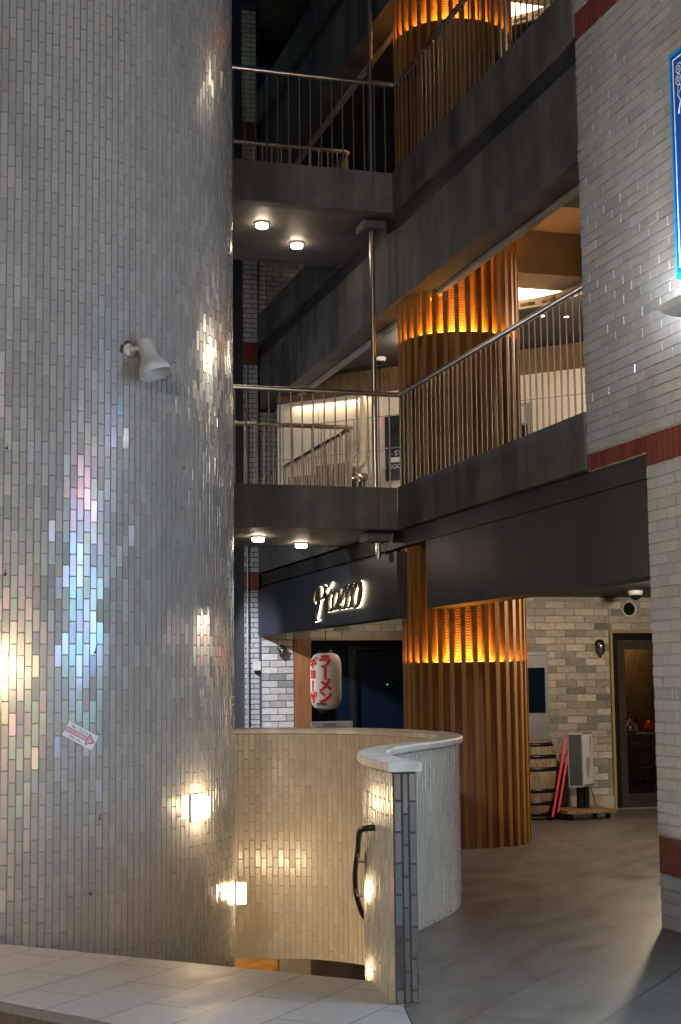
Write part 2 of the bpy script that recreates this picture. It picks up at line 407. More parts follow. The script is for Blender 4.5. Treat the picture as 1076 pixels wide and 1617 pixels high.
def strip(path, z0, z1, n=40, th=.05, s0=0, s1=None, inset=0.0):
    """backing wall of a given thickness behind the path's face"""
    mb = MB(); s1 = path.L if s1 is None else s1; vs = []
    for i in range(n+1):
        p, nn = path.at(s0+(s1-s0)*i/n)
        a = p-nn*inset; b = p-nn*(th+inset)
        vs += [(a.x, a.y, z0), (a.x, a.y, z1), (b.x, b.y, z1), (b.x, b.y, z0)]
    fs = []
    for i in range(n):
        for k in range(4): fs.append((i*4+k, i*4+(k+1) % 4, (i+1)*4+(k+1) % 4, (i+1)*4+k))
    fs += [(0, 1, 2, 3), (n*4+3, n*4+2, n*4+1, n*4)]
    return mb.add(vs, fs)
def text_mb(txt, size, origin, xa, ya, depth=.002, mb=None, align='CENTER', rot=0, bold=0.0):
    """letters as solid geometry on the plane spanned by xa (right) and ya (up)"""
    c = bpy.data.curves.new('t', 'FONT'); c.body = txt; c.size = size; c.extrude = 0; c.align_x = align; c.align_y = 'CENTER'; c.resolution_u = 3; c.offset = bold
    o = bpy.data.objects.new('t', c); col.objects.link(o); bpy.context.view_layer.update()
    e = o.evaluated_get(bpy.context.evaluated_depsgraph_get()); me = e.to_mesh()
    if rot:
        cx = sum(v.co.x for v in me.vertices)/len(me.vertices); 
        me.transform(Matrix.Rotation(R(rot), 4, 'Z'))
    mb = mb or MB(); xa = Vector(xa).normalized(); ya = Vector(ya).normalized(); na = xa.cross(ya); og = Vector(origin)
    xs = [v.co.x for v in me.vertices]; ys = [v.co.y for v in me.vertices]
    mx, my = ((min(xs)+max(xs))/2, (min(ys)+max(ys))/2) if align == 'CENTER' else (0, (min(ys)+max(ys))/2)
    mb.add([og+xa*(v.co.x-mx)+ya*(v.co.y-my)+na*depth for v in me.vertices], [list(p_.vertices) for p_ in me.polygons])
    e.to_mesh_clear(); bpy.data.objects.remove(o); bpy.data.curves.remove(c)
    return mb
def lamp(kind, name, loc, energy, color, size=.1, target=None, parent=None, spot=None, shape=None, sy=None):
    d = bpy.data.lights.new(name, kind); d.energy = energy; d.color = color
    if kind == 'AREA':
        d.size = size
        if sy: d.shape = 'RECTANGLE'; d.size_y = sy
    else: d.shadow_soft_size = size
    if kind == 'SPOT': d.spot_size = R(spot); d.spot_blend = .6
    o = bpy.data.objects.new(name, d); col.objects.link(o); o.location = loc
    if target is not None: o.rotation_euler = (Vector(target)-Vector(loc)).to_track_quat('-Z', 'Y').to_euler()
    if parent:
        o.parent = parent; o.location = Vector(loc)-parent.location
    return o

XF = 4.319           # the plane of the building's face (runs along Y)
CX, CY, CR = .576, 10.985, 1.8   # stair tower

# ============================================================ SETTING
one('road', MB().prism([(-30, 37), (-9.02, 16.4), (.19, 7.18), (1.0, 6.09), (4.30, 1.64), (4.31, .98), (30, .98), (30, -30), (-30, -30)], -.30, -.13), 'asphalt', None, None, kind='structure')
# paving and arcade floor: one level, cut away for the stairwell
E0, E1 = Vector((-6.0, 15.14)), Vector((2.26, 6.918))
pav = [(2.26, 6.918), (2.20, 6.43), (3.2, 5.72), (4.3, 4.9), (4.3, -6), (3.5, -6), (-1.0, -2.0), (.15, 7.05), (-9.0, 15.9), (-9, 18.2)]
kx = [(-9, 15.75), (-3.2, 9.9), (.28, 7.20), (1.0, 6.18), (3.2, 3.2), (4.3, 1.7)]
paving = MB().prism([(2.255, 6.915), (2.21, 6.44), (1.895, 5.105), (1.10, 6.18), (.30, 7.30), (-9, 16.6), (-9, 18.13)], -.12, 0)
one('paved_floor', paving, 'paving', None, None, kind='structure')
kerb = MB().prism([(4.30, 1.846), (1.10, 6.176), (.30, 7.296), (-9, 16.596), (-9, 16.45), (.19, 7.22), (1.0, 6.10), (4.30, 1.65)], -.2, -.002)
one('kerb', kerb, 'kerb_stone', None, None, kind='structure')

# curved parapet centre line (plan)
ctrl = [(2.225, 6.40), (2.275, 6.9), (2.385, 7.38), (2.57, 7.79), (2.84, 8.17), (3.14, 8.53), (3.42, 8.94), (3.61, 9.42), (3.68, 10.0), (3.60, 10.6), (3.42, 11.02), (3.15, 11.30), (2.80, 11.47), (2.45, 11.55), (2.25, 11.57)]
def catmull(c, n=8):
    out = []
    P = [Vector(x) for x in c]; P = [P[0]*2-P[1]]+P+[P[-1]*2-P[-2]]
    for i in range(1, len(P)-2):
        for k in range(n):
            t = k/n; a, b, c_, d = P[i-1:i+3]
            out.append(.5*((2*b)+(c_-a)*t+(2*a-5*b+4*c_-d)*t*t+(3*b-3*c_+d-a)*t**3))
    out.append(P[-2]); return out
cl = catmull(ctrl)
TH = .056
def offs(pts, d):
    o = []
    for i in range(len(pts)):
        t = (pts[min(i+1, len(pts)-1)]-pts[max(0, i-1)]).normalized(); o.append(pts[i]+Vector((t.y, -t.x))*d)
    return o
right_side = offs(cl, TH); left_side = offs(cl, -TH)   # right = arcade side, left = stair side

# arcade floor polygon: outside the parapet, to the right and behind
arc = [(2.262, 6.436)]+[(p.x, p.y) for p in right_side[2:]]+[(1.2, 12.9), (1.2, 19.5), (12, 19.5), (12, 1.0), (4.304, 1.0), (4.304, 1.85), (1.90, 5.104), (2.214, 6.436)]
one('arcade_floor', MB().prism(arc, -.14, .001), 'arcade_floor', None, None, kind='structure')
# the stairs that wind down round the tower, and the basement they reach
st = MB()
for i in range(20):
    a0, a1 = -88+i*12, -88+(i+1)*12; z = -.17*(i+1)
    pl = [(CX+1.79*math.cos(R(a0)), CY+1.79*math.sin(R(a0))), (CX+3.25*math.cos(R(a0)), CY+3.25*math.sin(R(a0))), (CX+3.25*math.cos(R(a1)), CY+3.25*math.sin(R(a1))), (CX+1.79*math.cos(R(a1)), CY+1.79*math.sin(R(a1)))]
    if i < 8: st.prism(pl, z-.25, z)
one('basement_stairs', st, 'light_concrete', None, None, kind='structure')
one('basement_floor', MB().box(-6, 9, 6.0, 19, -3.3, -3.2), 'dark_concrete', None, None, kind='structure')
wl = MB(); wl.prism([(2.262, 6.90), (2.2, 6.86), (-6, 15.0), (-6, 15.2)], -3.2, -.141)
one('retaining_wall', wl, 'concrete', None, None, kind='structure')
bw = thing('basement_wall', 'basement wall of wood, ribbed and plain grey panels below the curved parapet', 'wall', (3.2, 12.6, -3.2))
b = (3.2, 12.6, -3.2)
MB().box(1.0, 3.165, 12.58, 12.7, -3.2, -.16).build('wood_panel', 'base_wood', bw, b)
rb = MB().box(3.167, 3.468, 12.60, 12.7, -3.2, -.16)
for k in range(24): rb.obox((3.318, 12.597, -1.6+k*.05), (1, 0, .35), (0, 1, 0), (-.35, 0, 1), .158, .006, .006)
rb.build('ribbed_panel', 'light_concrete', bw, b)
MB().box(3.47, 6.0, 12.58, 12.7, -3.2, -.16).build('plain_panel', 'concrete', bw, b)

# ============================================================ STAIR TOWER
tw = thing('stair_tower', 'tall round tower clad in pearly grey vertical tiles at the left', 'tower', (CX, CY, 0))
b = (CX, CY, 0)
MB().lathe([(CR-.002, -3.2), (CR-.002, 9.6), (0, 9.6)], (CX, CY, 0), 160).build('core_wall', 'grout', tw, b)
tower_path = Arc((CX, CY), CR, -185, 65)
t_ = tiles(tower_path, -3.0, 9.5, .0468, .1437, gap=.0045, h=.0045, bev=.0016, jit=1.15, vertical=True)
t_.build('tile_cladding', 'pearl_tile', tw, b)
# small holes and rust marks left by old fixings
for a, z, s_ in ((-90.6, 2.983, .012), (-90.7, 2.18, .014), (-72.1, 1.689, .013), (-70.9, .634, .012), (-72.8, .164, .012), (-48.2, 2.958, .009), (-36, 2.2, .007)):
    mk = MB(); n2 = Vector((math.cos(R(a)), math.sin(R(a)), 0)); c2 = Vector((CX, CY, z))+n2*(CR+.0055)
    pts = [(random.uniform(.5, 1.2)*s_, k*45) for k in range(8)]
    tt = Vector((-n2.y, n2.x, 0))
    ring = [c2+(tt*math.cos(R(an))+Vector((0, 0, 1))*math.sin(R(an)))*r_ for r_, an in pts]
    mk.add(ring+[c2+n2*.004], [(i, (i+1) % 8, 8) for i in range(8)])
    mk.tube([c2+n2*.002, c2+n2*.002+Vector((0, 0, s_*2.2))+tt*s_*.5], .0022, 4)
    mk.build('fixing_mark', 'rust', tw, b)

def cyl_pt(a, z, d=0.0):
    n2 = Vector((math.cos(R(a)), math.sin(R(a)), 0)); return Vector((CX, CY, z))+n2*(CR+.005+d), n2, Vector((-n2.y, n2.x, 0))
tower_lamps = [(22, -.90, 'hidden square tower lamp low behind the tower above the basement panels'),
               (-92.2, 1.60, 'glowing square tower lamp cut off by the left picture edge'),
               (-44, .64, 'glowing square tower lamp alone on the middle of the curved tile face'),
               (-13.2, -.075, 'lowest glowing tower lamp on the tower rim against the beige stair wall')]
for a, z, lb in tower_lamps:
    p, n2, tt = cyl_pt(a, z)
    t = thing('bulkhead_lamp', lb, 'wall lamp', p, 'square lamps on the round tower')
    up_ = Vector((0, 0, 1))
    MB().obox(p+n2*.006, tt, n2, up_, .068, .006, .088).build('back_plate', 'aged_white', t, p)
    MB().obox(p+n2*.046, tt, n2, up_, .050, .032, .070).build('diffuser', 'lamp_warm', t, p)
    lamp('POINT', 'bulb', p+n2*.24, 10 if a == 22 else (5.5 if a == -13.2 else .8), (1, .70, .38), .05, parent=t)
# unlit spotlight
p, n2, tt = cyl_pt(-64.6, 3.70)
t = thing('spotlight', 'unlit white spotlight with flared shade bolted to the round tower', 'spotlight', p)
MB().lathe([(0, .030), (.040, .028), (.046, .018), (.046, 0)], p, 24, n2).build('wall_plate', 'aged_white', t, p)
sb = MB()
for k in range(26):
    an = R(random.uniform(20, 200)); q = p+(tt*math.cos(an)+Vector((0, 0, 1))*math.sin(an))*random.uniform(.048, .062)+n2*.004
    sb.lathe([(0, .006), (random.uniform(.006, .013), 0)], q, 6, n2)
sb.build('old_sealant', 'rust', t, p)
dirn = (Vector((.30, -.22, -1.0))).normalized()
j = p+n2*.11+tt*.055
MB().tube([p+n2*.02, p+n2*.075, j], .016, 10).build('arm', 'aged_white', t, p)
a0 = j+Vector((0, 0, .045))-dirn*.02
MB().lathe([(0, 0), (.040, .002), (.050, .02), (.062, .135), (.064, .143), (.066, .150), (.096, .195), (.104, .215), (.110, .262), (.105, .262), (.075, .18)], a0, 28, dirn).build('lamp_shade', 'aged_white', t, p)
# paper arrow sign
p, n2, tt = cyl_pt(-75.2, 1.160, .003)
ay = (tt*.47+Vector((0, 0, 1))*.88).normalized(); ax_ = (tt*.88-Vector((0, 0, 1))*.47).normalized()
t = thing('paper_sign', 'small taped paper sign with a pink arrow on the round tower', 'sign', p)
MB().obox(p, ax_, ay, n2, .112, .050, .0015).build('sheet', 'paper', t, p)
ar = MB()
def flat(mb, pts, h, th=.0008):
    q = [p+ax_*x+ay*y+n2*h for x, y in pts]; nq = len(q)
    mb.add(q+[v+n2*th for v in q], [tuple(range(nq, 2*nq))]+[(i, (i+1) % nq, nq+(i+1) % nq, nq+i) for i in range(nq)])
flat(ar, [(-.11, -.011), (.055, -.011), (.055, .011), (-.11, .011)], .0018)
flat(ar, [(.052, -.033), (.100, 0), (.052, .033)], .0018); ar.build('arrow', 'pink_ink', t, p)
ik = MB()
def stroke2(mb, pts, w_, h):
    for (x0, y0), (x1, y1) in zip(pts, pts[1:]):
        d = Vector((x1-x0, y1-y0)); L = d.length; d /= L; nn = Vector((-d.y, d.x))*w_/2
        flat(mb, [(x0-nn.x, y0-nn.y), (x1-nn.x, y1-nn.y), (x1+nn.x, y1+nn.y), (x0+nn.x, y0+nn.y)], h)
stroke2(ik, [(-.11, .0125), (.050, .0125)], .003, .003); stroke2(ik, [(-.11, -.0125), (.050, -.0125)], .003, .003)
stroke2(ik, [(.050, .036), (.104, 0)], .0045, .0032); stroke2(ik, [(.104, 0), (.050, -.036)], .0045, .0034); stroke2(ik, [(.050, -.036), (.050, .036)], .003, .0036)
text_mb('Bar  TosTo', .026, p+ax_*(-.02)+ay*.030+n2*.002, ax_, ay, .002, ik)
text_mb('this  way', .022, p+ax_*(-.025)-ay*.033+n2*.002, ax_, ay, .002, ik)
ik.build('lettering', 'black_ink', t, p)

# ============================================================ CURVED PARAPET
pw = thing('curved_parapet', 'winding waist-high wall of small vertical tiles with a stone coping round the stairwell', 'wall', (2.22, 6.4, 0))
b = (2.22, 6.4, 0)
core = MB(); vs = []; fs = []
rs_, ls_ = offs(cl, TH-.006), offs(cl, -TH+.006)
for i in range(len(cl)):
    zb = 0 if cl[i].y < 6.95 and i < 30 else -.73
    zb = -.73 if i > 8 else -.139
    vs += [(rs_[i].x, rs_[i].y, zb), (rs_[i].x, rs_[i].y, 1.062), (ls_[i].x, ls_[i].y, 1.062), (ls_[i].x, ls_[i].y, zb)]
for i in range(len(cl)-1):
    for k in range(4): fs.append((i*4+k, i*4+(k+1) % 4, (i+1)*4+(k+1) % 4, (i+1)*4+k))
fs += [(0, 1, 2, 3), tuple(len(cl)*4-4+k for k in (3, 2, 1, 0))]
core.add(vs, fs); core.build('core_wall', 'grout_warm', pw, b)
outer = Poly(offs(cl, TH-.006), 1); inner = Poly(offs(cl, -TH+.006), -1)
tiles(outer, .002, 1.06, .0468, .1437, gap=.005, h=.0045, bev=.0022, jit=.25, vertical=True, zoff=.05).build('outer_tiles', 'lit_side_tile', pw, b)
tiles(inner, -.725, 1.06, .0468, .1437, gap=.005, h=.0045, bev=.0022, jit=.4, vertical=True, s0=.005).build('stair_side_tiles', 'lamplit_tile', pw, b)
# end face: three columns of tiles coloured darker for shade, some chipped
e_c = cl[0]; tdir = (cl[1]-cl[0]).normalized(); endn = -tdir
epath = Line(e_c+Vector((tdir.y, -tdir.x))*(-(TH-.001)), e_c+Vector((tdir.y, -tdir.x))*(TH-.001), endn)
en = MB(); en.r = []
for k, (a, bb, o) in enumerate(((0, .040, .0), (.040, .072, .062), (.072, .110, .004))):
    z = 1.06-.132-o
    first = 1.06
    lo = z
    while first > .01:
        lo = max(lo, .003)
        pth = epath; pm, nm = pth.at((a+bb)/2); nm3 = Vector((nm.x, nm.y, 0)); t3 = Vector((-nm.y, nm.x, 0))
        chipped = (k == 0 and abs((first+lo)/2-.22) < .09)
        hh = (first-lo)/2-.003; hw = (bb-a)/2-.0025; pc = Vector((pm.x, pm.y, (first+lo)/2))
        if not chipped:
            vs = []
            for lev, ins in ((0, 0), (1, .003)):
                for (i, j) in ((-1, -1), (1, -1), (1, 1), (-1, 1)):
                    vs.append(pc+t3*i*(hw-ins)+Vector((0, 0, j*(hh-ins)))+nm3*(0 if lev == 0 else .007+random.uniform(-.001, .001)))
            en.add(vs, [(4, 5, 6, 7), (0, 1, 5, 4), (1, 2, 6, 5), (2, 3, 7, 6), (3, 0, 4, 7)])
            rv = (random.random(), random.random(), random.random()); en.r += [rv]*5
        first = lo; lo = first-.1437
en.build('end_tiles', 'end_tile', pw, b)
strip(epath, .003, 1.06, 1, .012, inset=-.0015).build('end_mortar', 'grout_dark', pw, b)
for (s_, z, w_, h_) in ((.022, .215, .017, .062), (.103, .20, .006, .03), (.106, .11, .007, .035), (.034, .30, .008, .02)):
    ch = MB(); pm, nm = epath.at(s_); nm3 = Vector((nm.x, nm.y, 0)); t3 = Vector((-nm.y, nm.x, 0)); c0 = Vector((pm.x, pm.y, z))+nm3*(.0085 if s_ > .03 else .002)
    ring = [c0+t3*math.cos(R(k*36))*w_*random.uniform(.7, 1.15)+Vector((0, 0, 1))*math.sin(R(k*36))*h_*random.uniform(.75, 1.15) for k in range(10)]
    ch.add(ring+[c0+nm3*.001], [(i, (i+1) % 10, 10) for i in range(10)])
    ch.build('chipped_spot', 'rust', pw, b)
# coping
cp = MB(); prof = [(-.078, 1.064), (-.082, 1.072), (-.082, 1.096), (-.074, 1.107), (.074, 1.107), (.082, 1.096), (.082, 1.072), (.078, 1.064)]
ext = [cl[0]-(cl[1]-cl[0]).normalized()*.022]+cl
np_ = len(prof)
ringsc = []
for i, q in enumerate(ext):
    t = (ext[min(i+1, len(ext)-1)]-ext[max(0, i-1)]).normalized(); nn = Vector((t.y, -t.x))
    ringsc.append([Vector((q.x+nn.x*o, q.y+nn.y*o, z)) for (o, z) in prof])
i0 = 0
while i0 < len(ext)-1:
    i1 = min(i0+13, len(ext)-1)
    if len(ext)-1-i1 < 5: i1 = len(ext)-1
    seg = ringsc[i0:i1+1]; seg = [list(x) for x in seg]
    dz = Vector((random.uniform(-.001, .001), random.uniform(-.001, .001), random.uniform(-.0015, .0015)))
    for e0, e1 in ((0, 1), (-1, -2)):
        seg[e0] = [a_.lerp(b_, .03) for a_, b_ in zip(seg[e0], seg[e1])]
    vs = [tuple(v+dz) for rg in seg for v in rg]; m_ = len(seg)
    fs = [tuple(range(np_))[::-1], tuple((m_-1)*np_+k for k in range(np_))]
    for i in range(m_-1):
        for k in range(np_): fs.append((i*np_+k, i*np_+(k+1) % np_, (i+1)*np_+(k+1) % np_, (i+1)*np_+k))
    cp.add(vs, fs); i0 = i1
cp.build('coping', 'coping', pw, b)
# handrail on the stair side
hr = thing('handrail', 'short dark curved handrail fixed to the stair side of the parapet end', 'handrail', (2.2, 6.8, .76))
b = (2.2, 6.8, .76)
hp = [(2.222, 6.80, .765), (2.175, 6.81, .765), (2.150, 6.86, .750), (2.175, 6.98, .69), (2.222, 7.15, .605), (2.285, 7.40, .462), (2.355, 7.6, .318), (2.43, 7.75, .205), (2.475, 7.80, .155)]
c3 = []
P = [Vector(x) for x in hp]; P = [P[0]]+P+[P[-1]]
for i in range(1, len(P)-2):
    for k in range(5):
        t = k/5; a, b1, c_, d = P[i-1:i+3]; c3.append(.5*((2*b1)+(c_-a)*t+(2*a-5*b1+4*c_-d)*t*t+(3*b1-3*c_+d-a)*t**3))
c3.append(P[-2])
MB().tube(c3, .0155, 12).build('rail', 'black_metal', hr, b)
for (px_, py_, pz_, wx, wy) in ((2.215, 7.12, .615, 2.275, 7.115), (2.325, 7.51, .385, 2.395, 7.48)):
    br = MB().tube([(px_, py_, pz_-.004), (px_+.005, py_, pz_-.05), (wx, wy, pz_-.055)], .007, 8)
    br.box(wx-.02, wx+.004, wy-.012, wy+.012, pz_-.10, pz_-.01)
    br.build('bracket', 'steel', hr, b)

# ============================================================ ARCADE BUILDING
bd = thing('arcade_building', 'multi-storey concrete gallery building with dark beams filling the right side', 'building', (XF, 12, 0))
b = (XF, 12, 0)
YN, YS, YE = 7.78, 8.575, 18.4     # near end below, near end above, far end
Y0, Y1 = 12.43, 14.30              # footbridge
def level(top, lower_start, gap=None, bot=None):
    """parapet, step band and deep beam of one gallery edge; top = parapet top"""
    pr = MB(); pr.box(XF-.02, XF+.14, lower_start+.001, Y0-.002, top-.39, top)
    pr.build('gallery_parapet', 'concrete', bd, b)
    pr = MB(); pr.box(XF-.02, XF+.14, Y1+.002, YE-.35, top-.39, top); pr.build('gallery_parapet', 'concrete', bd, b)
ST = 3.02
for k, top in enumerate((3.268, 6.288, 9.308)):
    level(top, YS)
    lo = YN if k == 0 else YS
    MB().box(XF+.03, XF+.16, lo+.001, YE-.15, top-.55, top-.402).build('step_band', 'dark_concrete', bd, b)
    # black filler that paints shade into the recessed groove
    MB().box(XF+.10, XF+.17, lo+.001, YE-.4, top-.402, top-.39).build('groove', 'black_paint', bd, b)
    if k == 0:
        MB().box(XF+.045, XF+.27, YN+.001, 11.87, 2.112, top-.553).build('beam', 'dark_concrete', bd, b)
        MB().box(XF+.06, XF+.27, 13.05, YE-.2, 2.08, top-.553).build('beam', 'dark_concrete', bd, b)
    else:
        MB().box(XF+.02, XF+.25, lo+.001, YE-.06, top-1.235, top-.553).build('beam', 'concrete', bd, b)
        MB().box(XF+.252, XF+.31, lo+.001, YE-.06, top-1.27, top-.9).build('beam_trim', 'light_concrete', bd, b)
# floor slabs
for top in (3.268, 6.288, 9.308):
    z = top-.16
    MB().box(XF+.17, 12, 5.0, 19.4, z-.22, z).build('floor_slab', 'light_concrete', bd, b)
    # ground storey ceiling / upper ceilings
MB().box(XF+.28, 12, 5.0, 19.3, 2.40, 2.46).build('ceiling', 'dark_ceiling', bd, b)
for o in (0, ST):
    edge = [(4.64, 13.45), (5.2, 13.42), (5.60, 13.26), (5.86, 13.11), (6.03, 12.92), (6.14, 12.72), (6.20, 12.50), (6.24, 12.2), (6.26, 11.8), (6.3, 11.2)]
    poly = edge+[(6.3, 5.2), (12, 5.2), (12, 19.3), (4.64, 19.3)]
    MB().prism(poly, 5.25+o, 5.29+o).build('ceiling', 'dark_ceiling', bd, b)
    pe = Poly([Vector(e) for e in edge], 1)
    strip(pe, 5.235+o, 5.325+o, 40, .03).build('ceiling_rim', 'cream_paint', bd, b)
    MB().box(4.9, 12, 12.45, 12.97, 5.415+o, 5.845+o).build('cross_beam', 'light_concrete', bd, b)
    MB().box(4.7, 12, 10.55, 11.12, 5.62+o, 5.845+o).build('cross_beam', 'dark_concrete', bd, b)
    MB().box(4.63, 12, 11.12, 12.45, 5.846+o, 5.875+o).build('soffit_panel', 'cream_paint', bd, b)
    MB().box(4.7, 9, 12.972, 16.2, 5.66+o, 5.70+o).build('glowing_soffit', 'soffit_glow', bd, b)  # lit white soffit, made to glow by itself
# roof and outer walls that close the building
MB().box(XF+.02, 12, 5.0, 19.4, 10.4, 10.6).build('roof', 'concrete', bd, b)
MB().box(11.9, 12.1, 2.0, 19.4, 0, 10.39).build('rear_wall', 'concrete', bd, b)
MB().box(4.8, 11.89, 19.2, 19.39, 0, 10.39).build('side_wall', 'concrete', bd, b)
MB().box(XF+.12, 11.89, 4.75, 4.95, .002, 10.39).build('side_wall', 'concrete', bd, b)

# ---- white tiled wall (right), with soldier courses in red
tw2 = thing('tiled_wall', 'large white glazed brick wall with red bands at the right edge', 'wall', (XF, 7, 0))
b = (XF, 7, 0)
MB().box(XF, XF+.30, 2.0, YN, .002, 2.775).add([], []).build('backing', 'grout', tw2, b)
MB().box(XF, XF+.30, 2.0, YS, 2.860, 10.39).build('backing', 'grout', tw2, b)
MB().box(XF, XF+.30, 2.0, YN, 2.776, 2.859).build('backing', 'grout', tw2, b)
near = Line((XF, 2.0), (XF, YN), (-1, 0)); nearU = Line((XF, 2.0), (XF, YS), (-1, 0))
PWb, PHb = .232, .0672
tiles(near, .004, .315, PWb, .0775, .008, .007, .002, .8, off=YN-2-25*PWb).build('tile_cladding', 'white_tile', tw2, b)
tiles(near, .548, 2.775, PWb, PHb, .008, .007, .002, .8, off=YN-2-25*PWb).build('tile_cladding', 'white_tile', tw2, b)
tiles(nearU, 2.98, 5.855, PWb, PHb, .008, .007, .002, .9, off=YS-2-29*PWb).build('tile_cladding', 'white_tile', tw2, b)
tiles(nearU, 6.06, 10.2, PWb, PHb, .008, .007, .002, .9, off=YS-2-29*PWb).build('tile_cladding', 'white_tile', tw2, b)
def soldiers(path, z0, z1, s0=0, s1=None): 
    return tiles(path, z0, z1, .0672, 5, .007, .0065, .002, .5, vertical=True, s0=s0, s1=s1)
soldiers(near, .318, .545).build('red_band', 'red_tile', tw2, b)
soldiers(near, 2.778, 2.977).build('red_band', 'red_tile', tw2, b)
soldiers(nearU, 2.862, 2.977, s0=YN-2).build('red_band', 'red_tile', tw2, b)
soldiers(nearU, 5.858, 6.057).build('red_band', 'red_tile', tw2, b)
# end returns facing along Y (seen from the side)
ret = Line((XF, YN), (XF+.30, YN), (0, 1)); tiles(ret, .004, 2.775, PWb, PHb, .006, .005, .002, .4).build('tile_return', 'white_tile', tw2, b)

# ---- far tiled pier with red bands
fp = thing('tiled_pier', 'narrow white brick pier with red bands at the far end behind the footbridges', 'pillar', (4.2, 18.0, 0))
b = (4.2, 18.0, 0)
MB().box(4.108, XF-.012, 18.0, 18.6, .002, 10.6).build('backing', 'grout_dark', fp, b)
fl = Line((4.105, 18.0), (XF-.01, 18.0), (0, -1))
for z0, z1 in ((.01, 2.66), (2.89, 5.63), (5.93, 8.64), (8.94, 10.5)):
    tiles(fl, z0, z1, .215, .0655, .009, .006, .002, .6, off=.02).build('tile_cladding', 'white_tile', fp, b)
for z0, z1 in ((2.67, 2.88), (5.64, 5.92), (8.65, 8.93)):
    tiles(fl, z0, z1, .0672, 5, .008, .006, .002, .6, vertical=True).build('red_band', 'red_tile', fp, b)
# gallery end wall of the same white brick, seen through the railings
for z0, z1, lb in ((3.12, 5.05, 'white brick end wall behind the first footbridge railing with coloured reflections'), (6.14, 8.06, 'white brick end wall behind the second footbridge railing, dim green')):
    g = thing('gallery_end_wall', lb, 'wall', (4.6, 18.1, z0)); b = (4.6, 18.1, z0)
    MB().box(XF+.30, 5.6, 18.22, 18.6, z0, z1-.02).build('backing', 'grout_dark', g, b)
    tiles(Line((XF+.005, 18.06), (5.0, 18.06), (0, -1)), z0, z1-.03, .215, .0655, .009, .006, .002, .9).build('tile_cladding', 'pearl_tile' if z0 < 4 else 'white_tile', g, b)
    MB().box(XF+.005, 5.0, 18.065, 18.21, z0, z1-.03).build('wall_face', 'grout_dark', g, b)

# ============================================================ FOOTBRIDGES
def rail_run(name, label, a, c, z, group, posts=.1035, skip=None):
    """top rail with round balusters from a to c; z = top of the slab"""
    a = Vector((a[0], a[1], z)); c = Vector((c[0], c[1], z)); L = (c-a).length; d = (c-a)/L
    t = thing(name, label, 'railing', a, group)
    MB().tube([a+Vector((0, 0, .885)), c+Vector((0, 0, .885))], .024, 12).build('top_rail', 'steel', t, a)
    n_ = min(int(L/posts), 99); bal = MB().tube([(0, 0, -.02), (0, 0, .87)], .0075, 8)
    src = None
    for k in range(n_+1):
        q = a+d*(L*k/n_ if k else .01)
        if src is None: src = bal.build('baluster', 'bronze_steel', t); o = src
        else: o = src.copy(); col.objects.link(o); o.parent = t
        o.location = q-a
    return t
for k, (top, bot, word) in enumerate(((3.262, 2.872, 'lower'), (6.278, 5.893, 'upper'), (9.30, 8.91, 'topmost'))):
    br = thing('footbridge', {'lower': 'lower concrete footbridge with two round lamps beneath, just above the lit shop sign',
                              'upper': 'upper concrete footbridge from tower to gallery with two round lamps beneath',
                              'topmost': 'topmost concrete footbridge above the picture'}[word], 'footbridge', (3.2, Y0, bot), 'concrete footbridges from tower to gallery') if k < 2 else None
    if k == 2: continue
    b = (3.2, Y0, bot)
    MB().box(1.0, XF-.022, Y0, Y0+.14, bot, top).build('front_edge', 'concrete', br, b)
    MB().box(1.0, XF-.022, Y1-.14, Y1, bot+.003, top).build('rear_edge', 'concrete', br, b)
    MB().box(1.0, XF+.16, Y0+.141, Y1-.141, bot+.006, bot+.17).build('deck', 'soffit', br, b)
    MB().box(XF-.0215, XF+.14, Y0, Y1, bot+.001, top-.002).build('landing_edge', 'concrete', br, b) if False else None
    sx = ((3.178, 13.307), (3.755, 13.856)) if k == 0 else ((3.17, 13.041), (3.661, 13.577))
    for i, (x, y) in enumerate(sx):
        lb = ('left' if i == 0 else 'right')+' round lamp under the '+word+' footbridge'
        l = thing('ceiling_lamp', lb, 'ceiling lamp', (x, y, bot), 'round lamps under the footbridges')
        bb = (x, y, bot)
        MB().lathe([(0, .004), (.070, .004), (.070, -.010), (.057, -.012)], bb, 28).build('base_ring', 'aged_white', l, bb)
        MB().lathe([(.056, -.008), (.058, -.036), (.050, -.045), (0, -.047)], bb, 28).build('diffuser', 'downlight', l, bb)
    rail_run('railing', 'steel railing along the front of the '+word+' footbridge', (1.6, Y0+.03), (4.347, Y0+.03), top, 'railings of the footbridges and galleries')
    rail_run('railing', 'steel railing along the back of the '+word+' footbridge, seen through the front one', (1.6, Y1-.06), (4.40, Y1-.06), top, 'railings of the footbridges and galleries')
    rail_run('railing', 'steel railing on the '+word+' gallery rising past the wooden column to the tiled wall', (4.347, YS+.01), (4.347, Y0+.02), top, 'railings of the footbridges and galleries')
    rail_run('railing', 'steel railing on the far '+word+' gallery beyond the footbridge', (4.42, Y1-.05), (4.42, 17.95), top, 'railings of the footbridges and galleries')
# vertical steel pole with brackets below each bridge
pl = thing('steel_pole', 'thin vertical steel pole running up past both footbridges', 'pole', (4.18, 12.72, 2.7))
b = (4.18, 12.72, 2.7)
MB().tube([(4.18, 12.72, 3.05), (4.18, 12.72, 5.80)], .027, 14).build('tube', 'steel', pl, b)
MB().tube([(4.185, 12.72, 6.06), (4.185, 12.72, 9.6)], .027, 14).build('tube', 'steel', pl, b)
MB().tube([(4.20, 12.72, 2.62), (4.20, 12.72, 2.80)], .024, 14).build('tube', 'chrome', pl, b)
for z in (5.79, 2.78):
    MB().box(4.06, 4.285, 12.60, 12.86, z, z+.08, .008).build('bracket', 'concrete', pl, b)

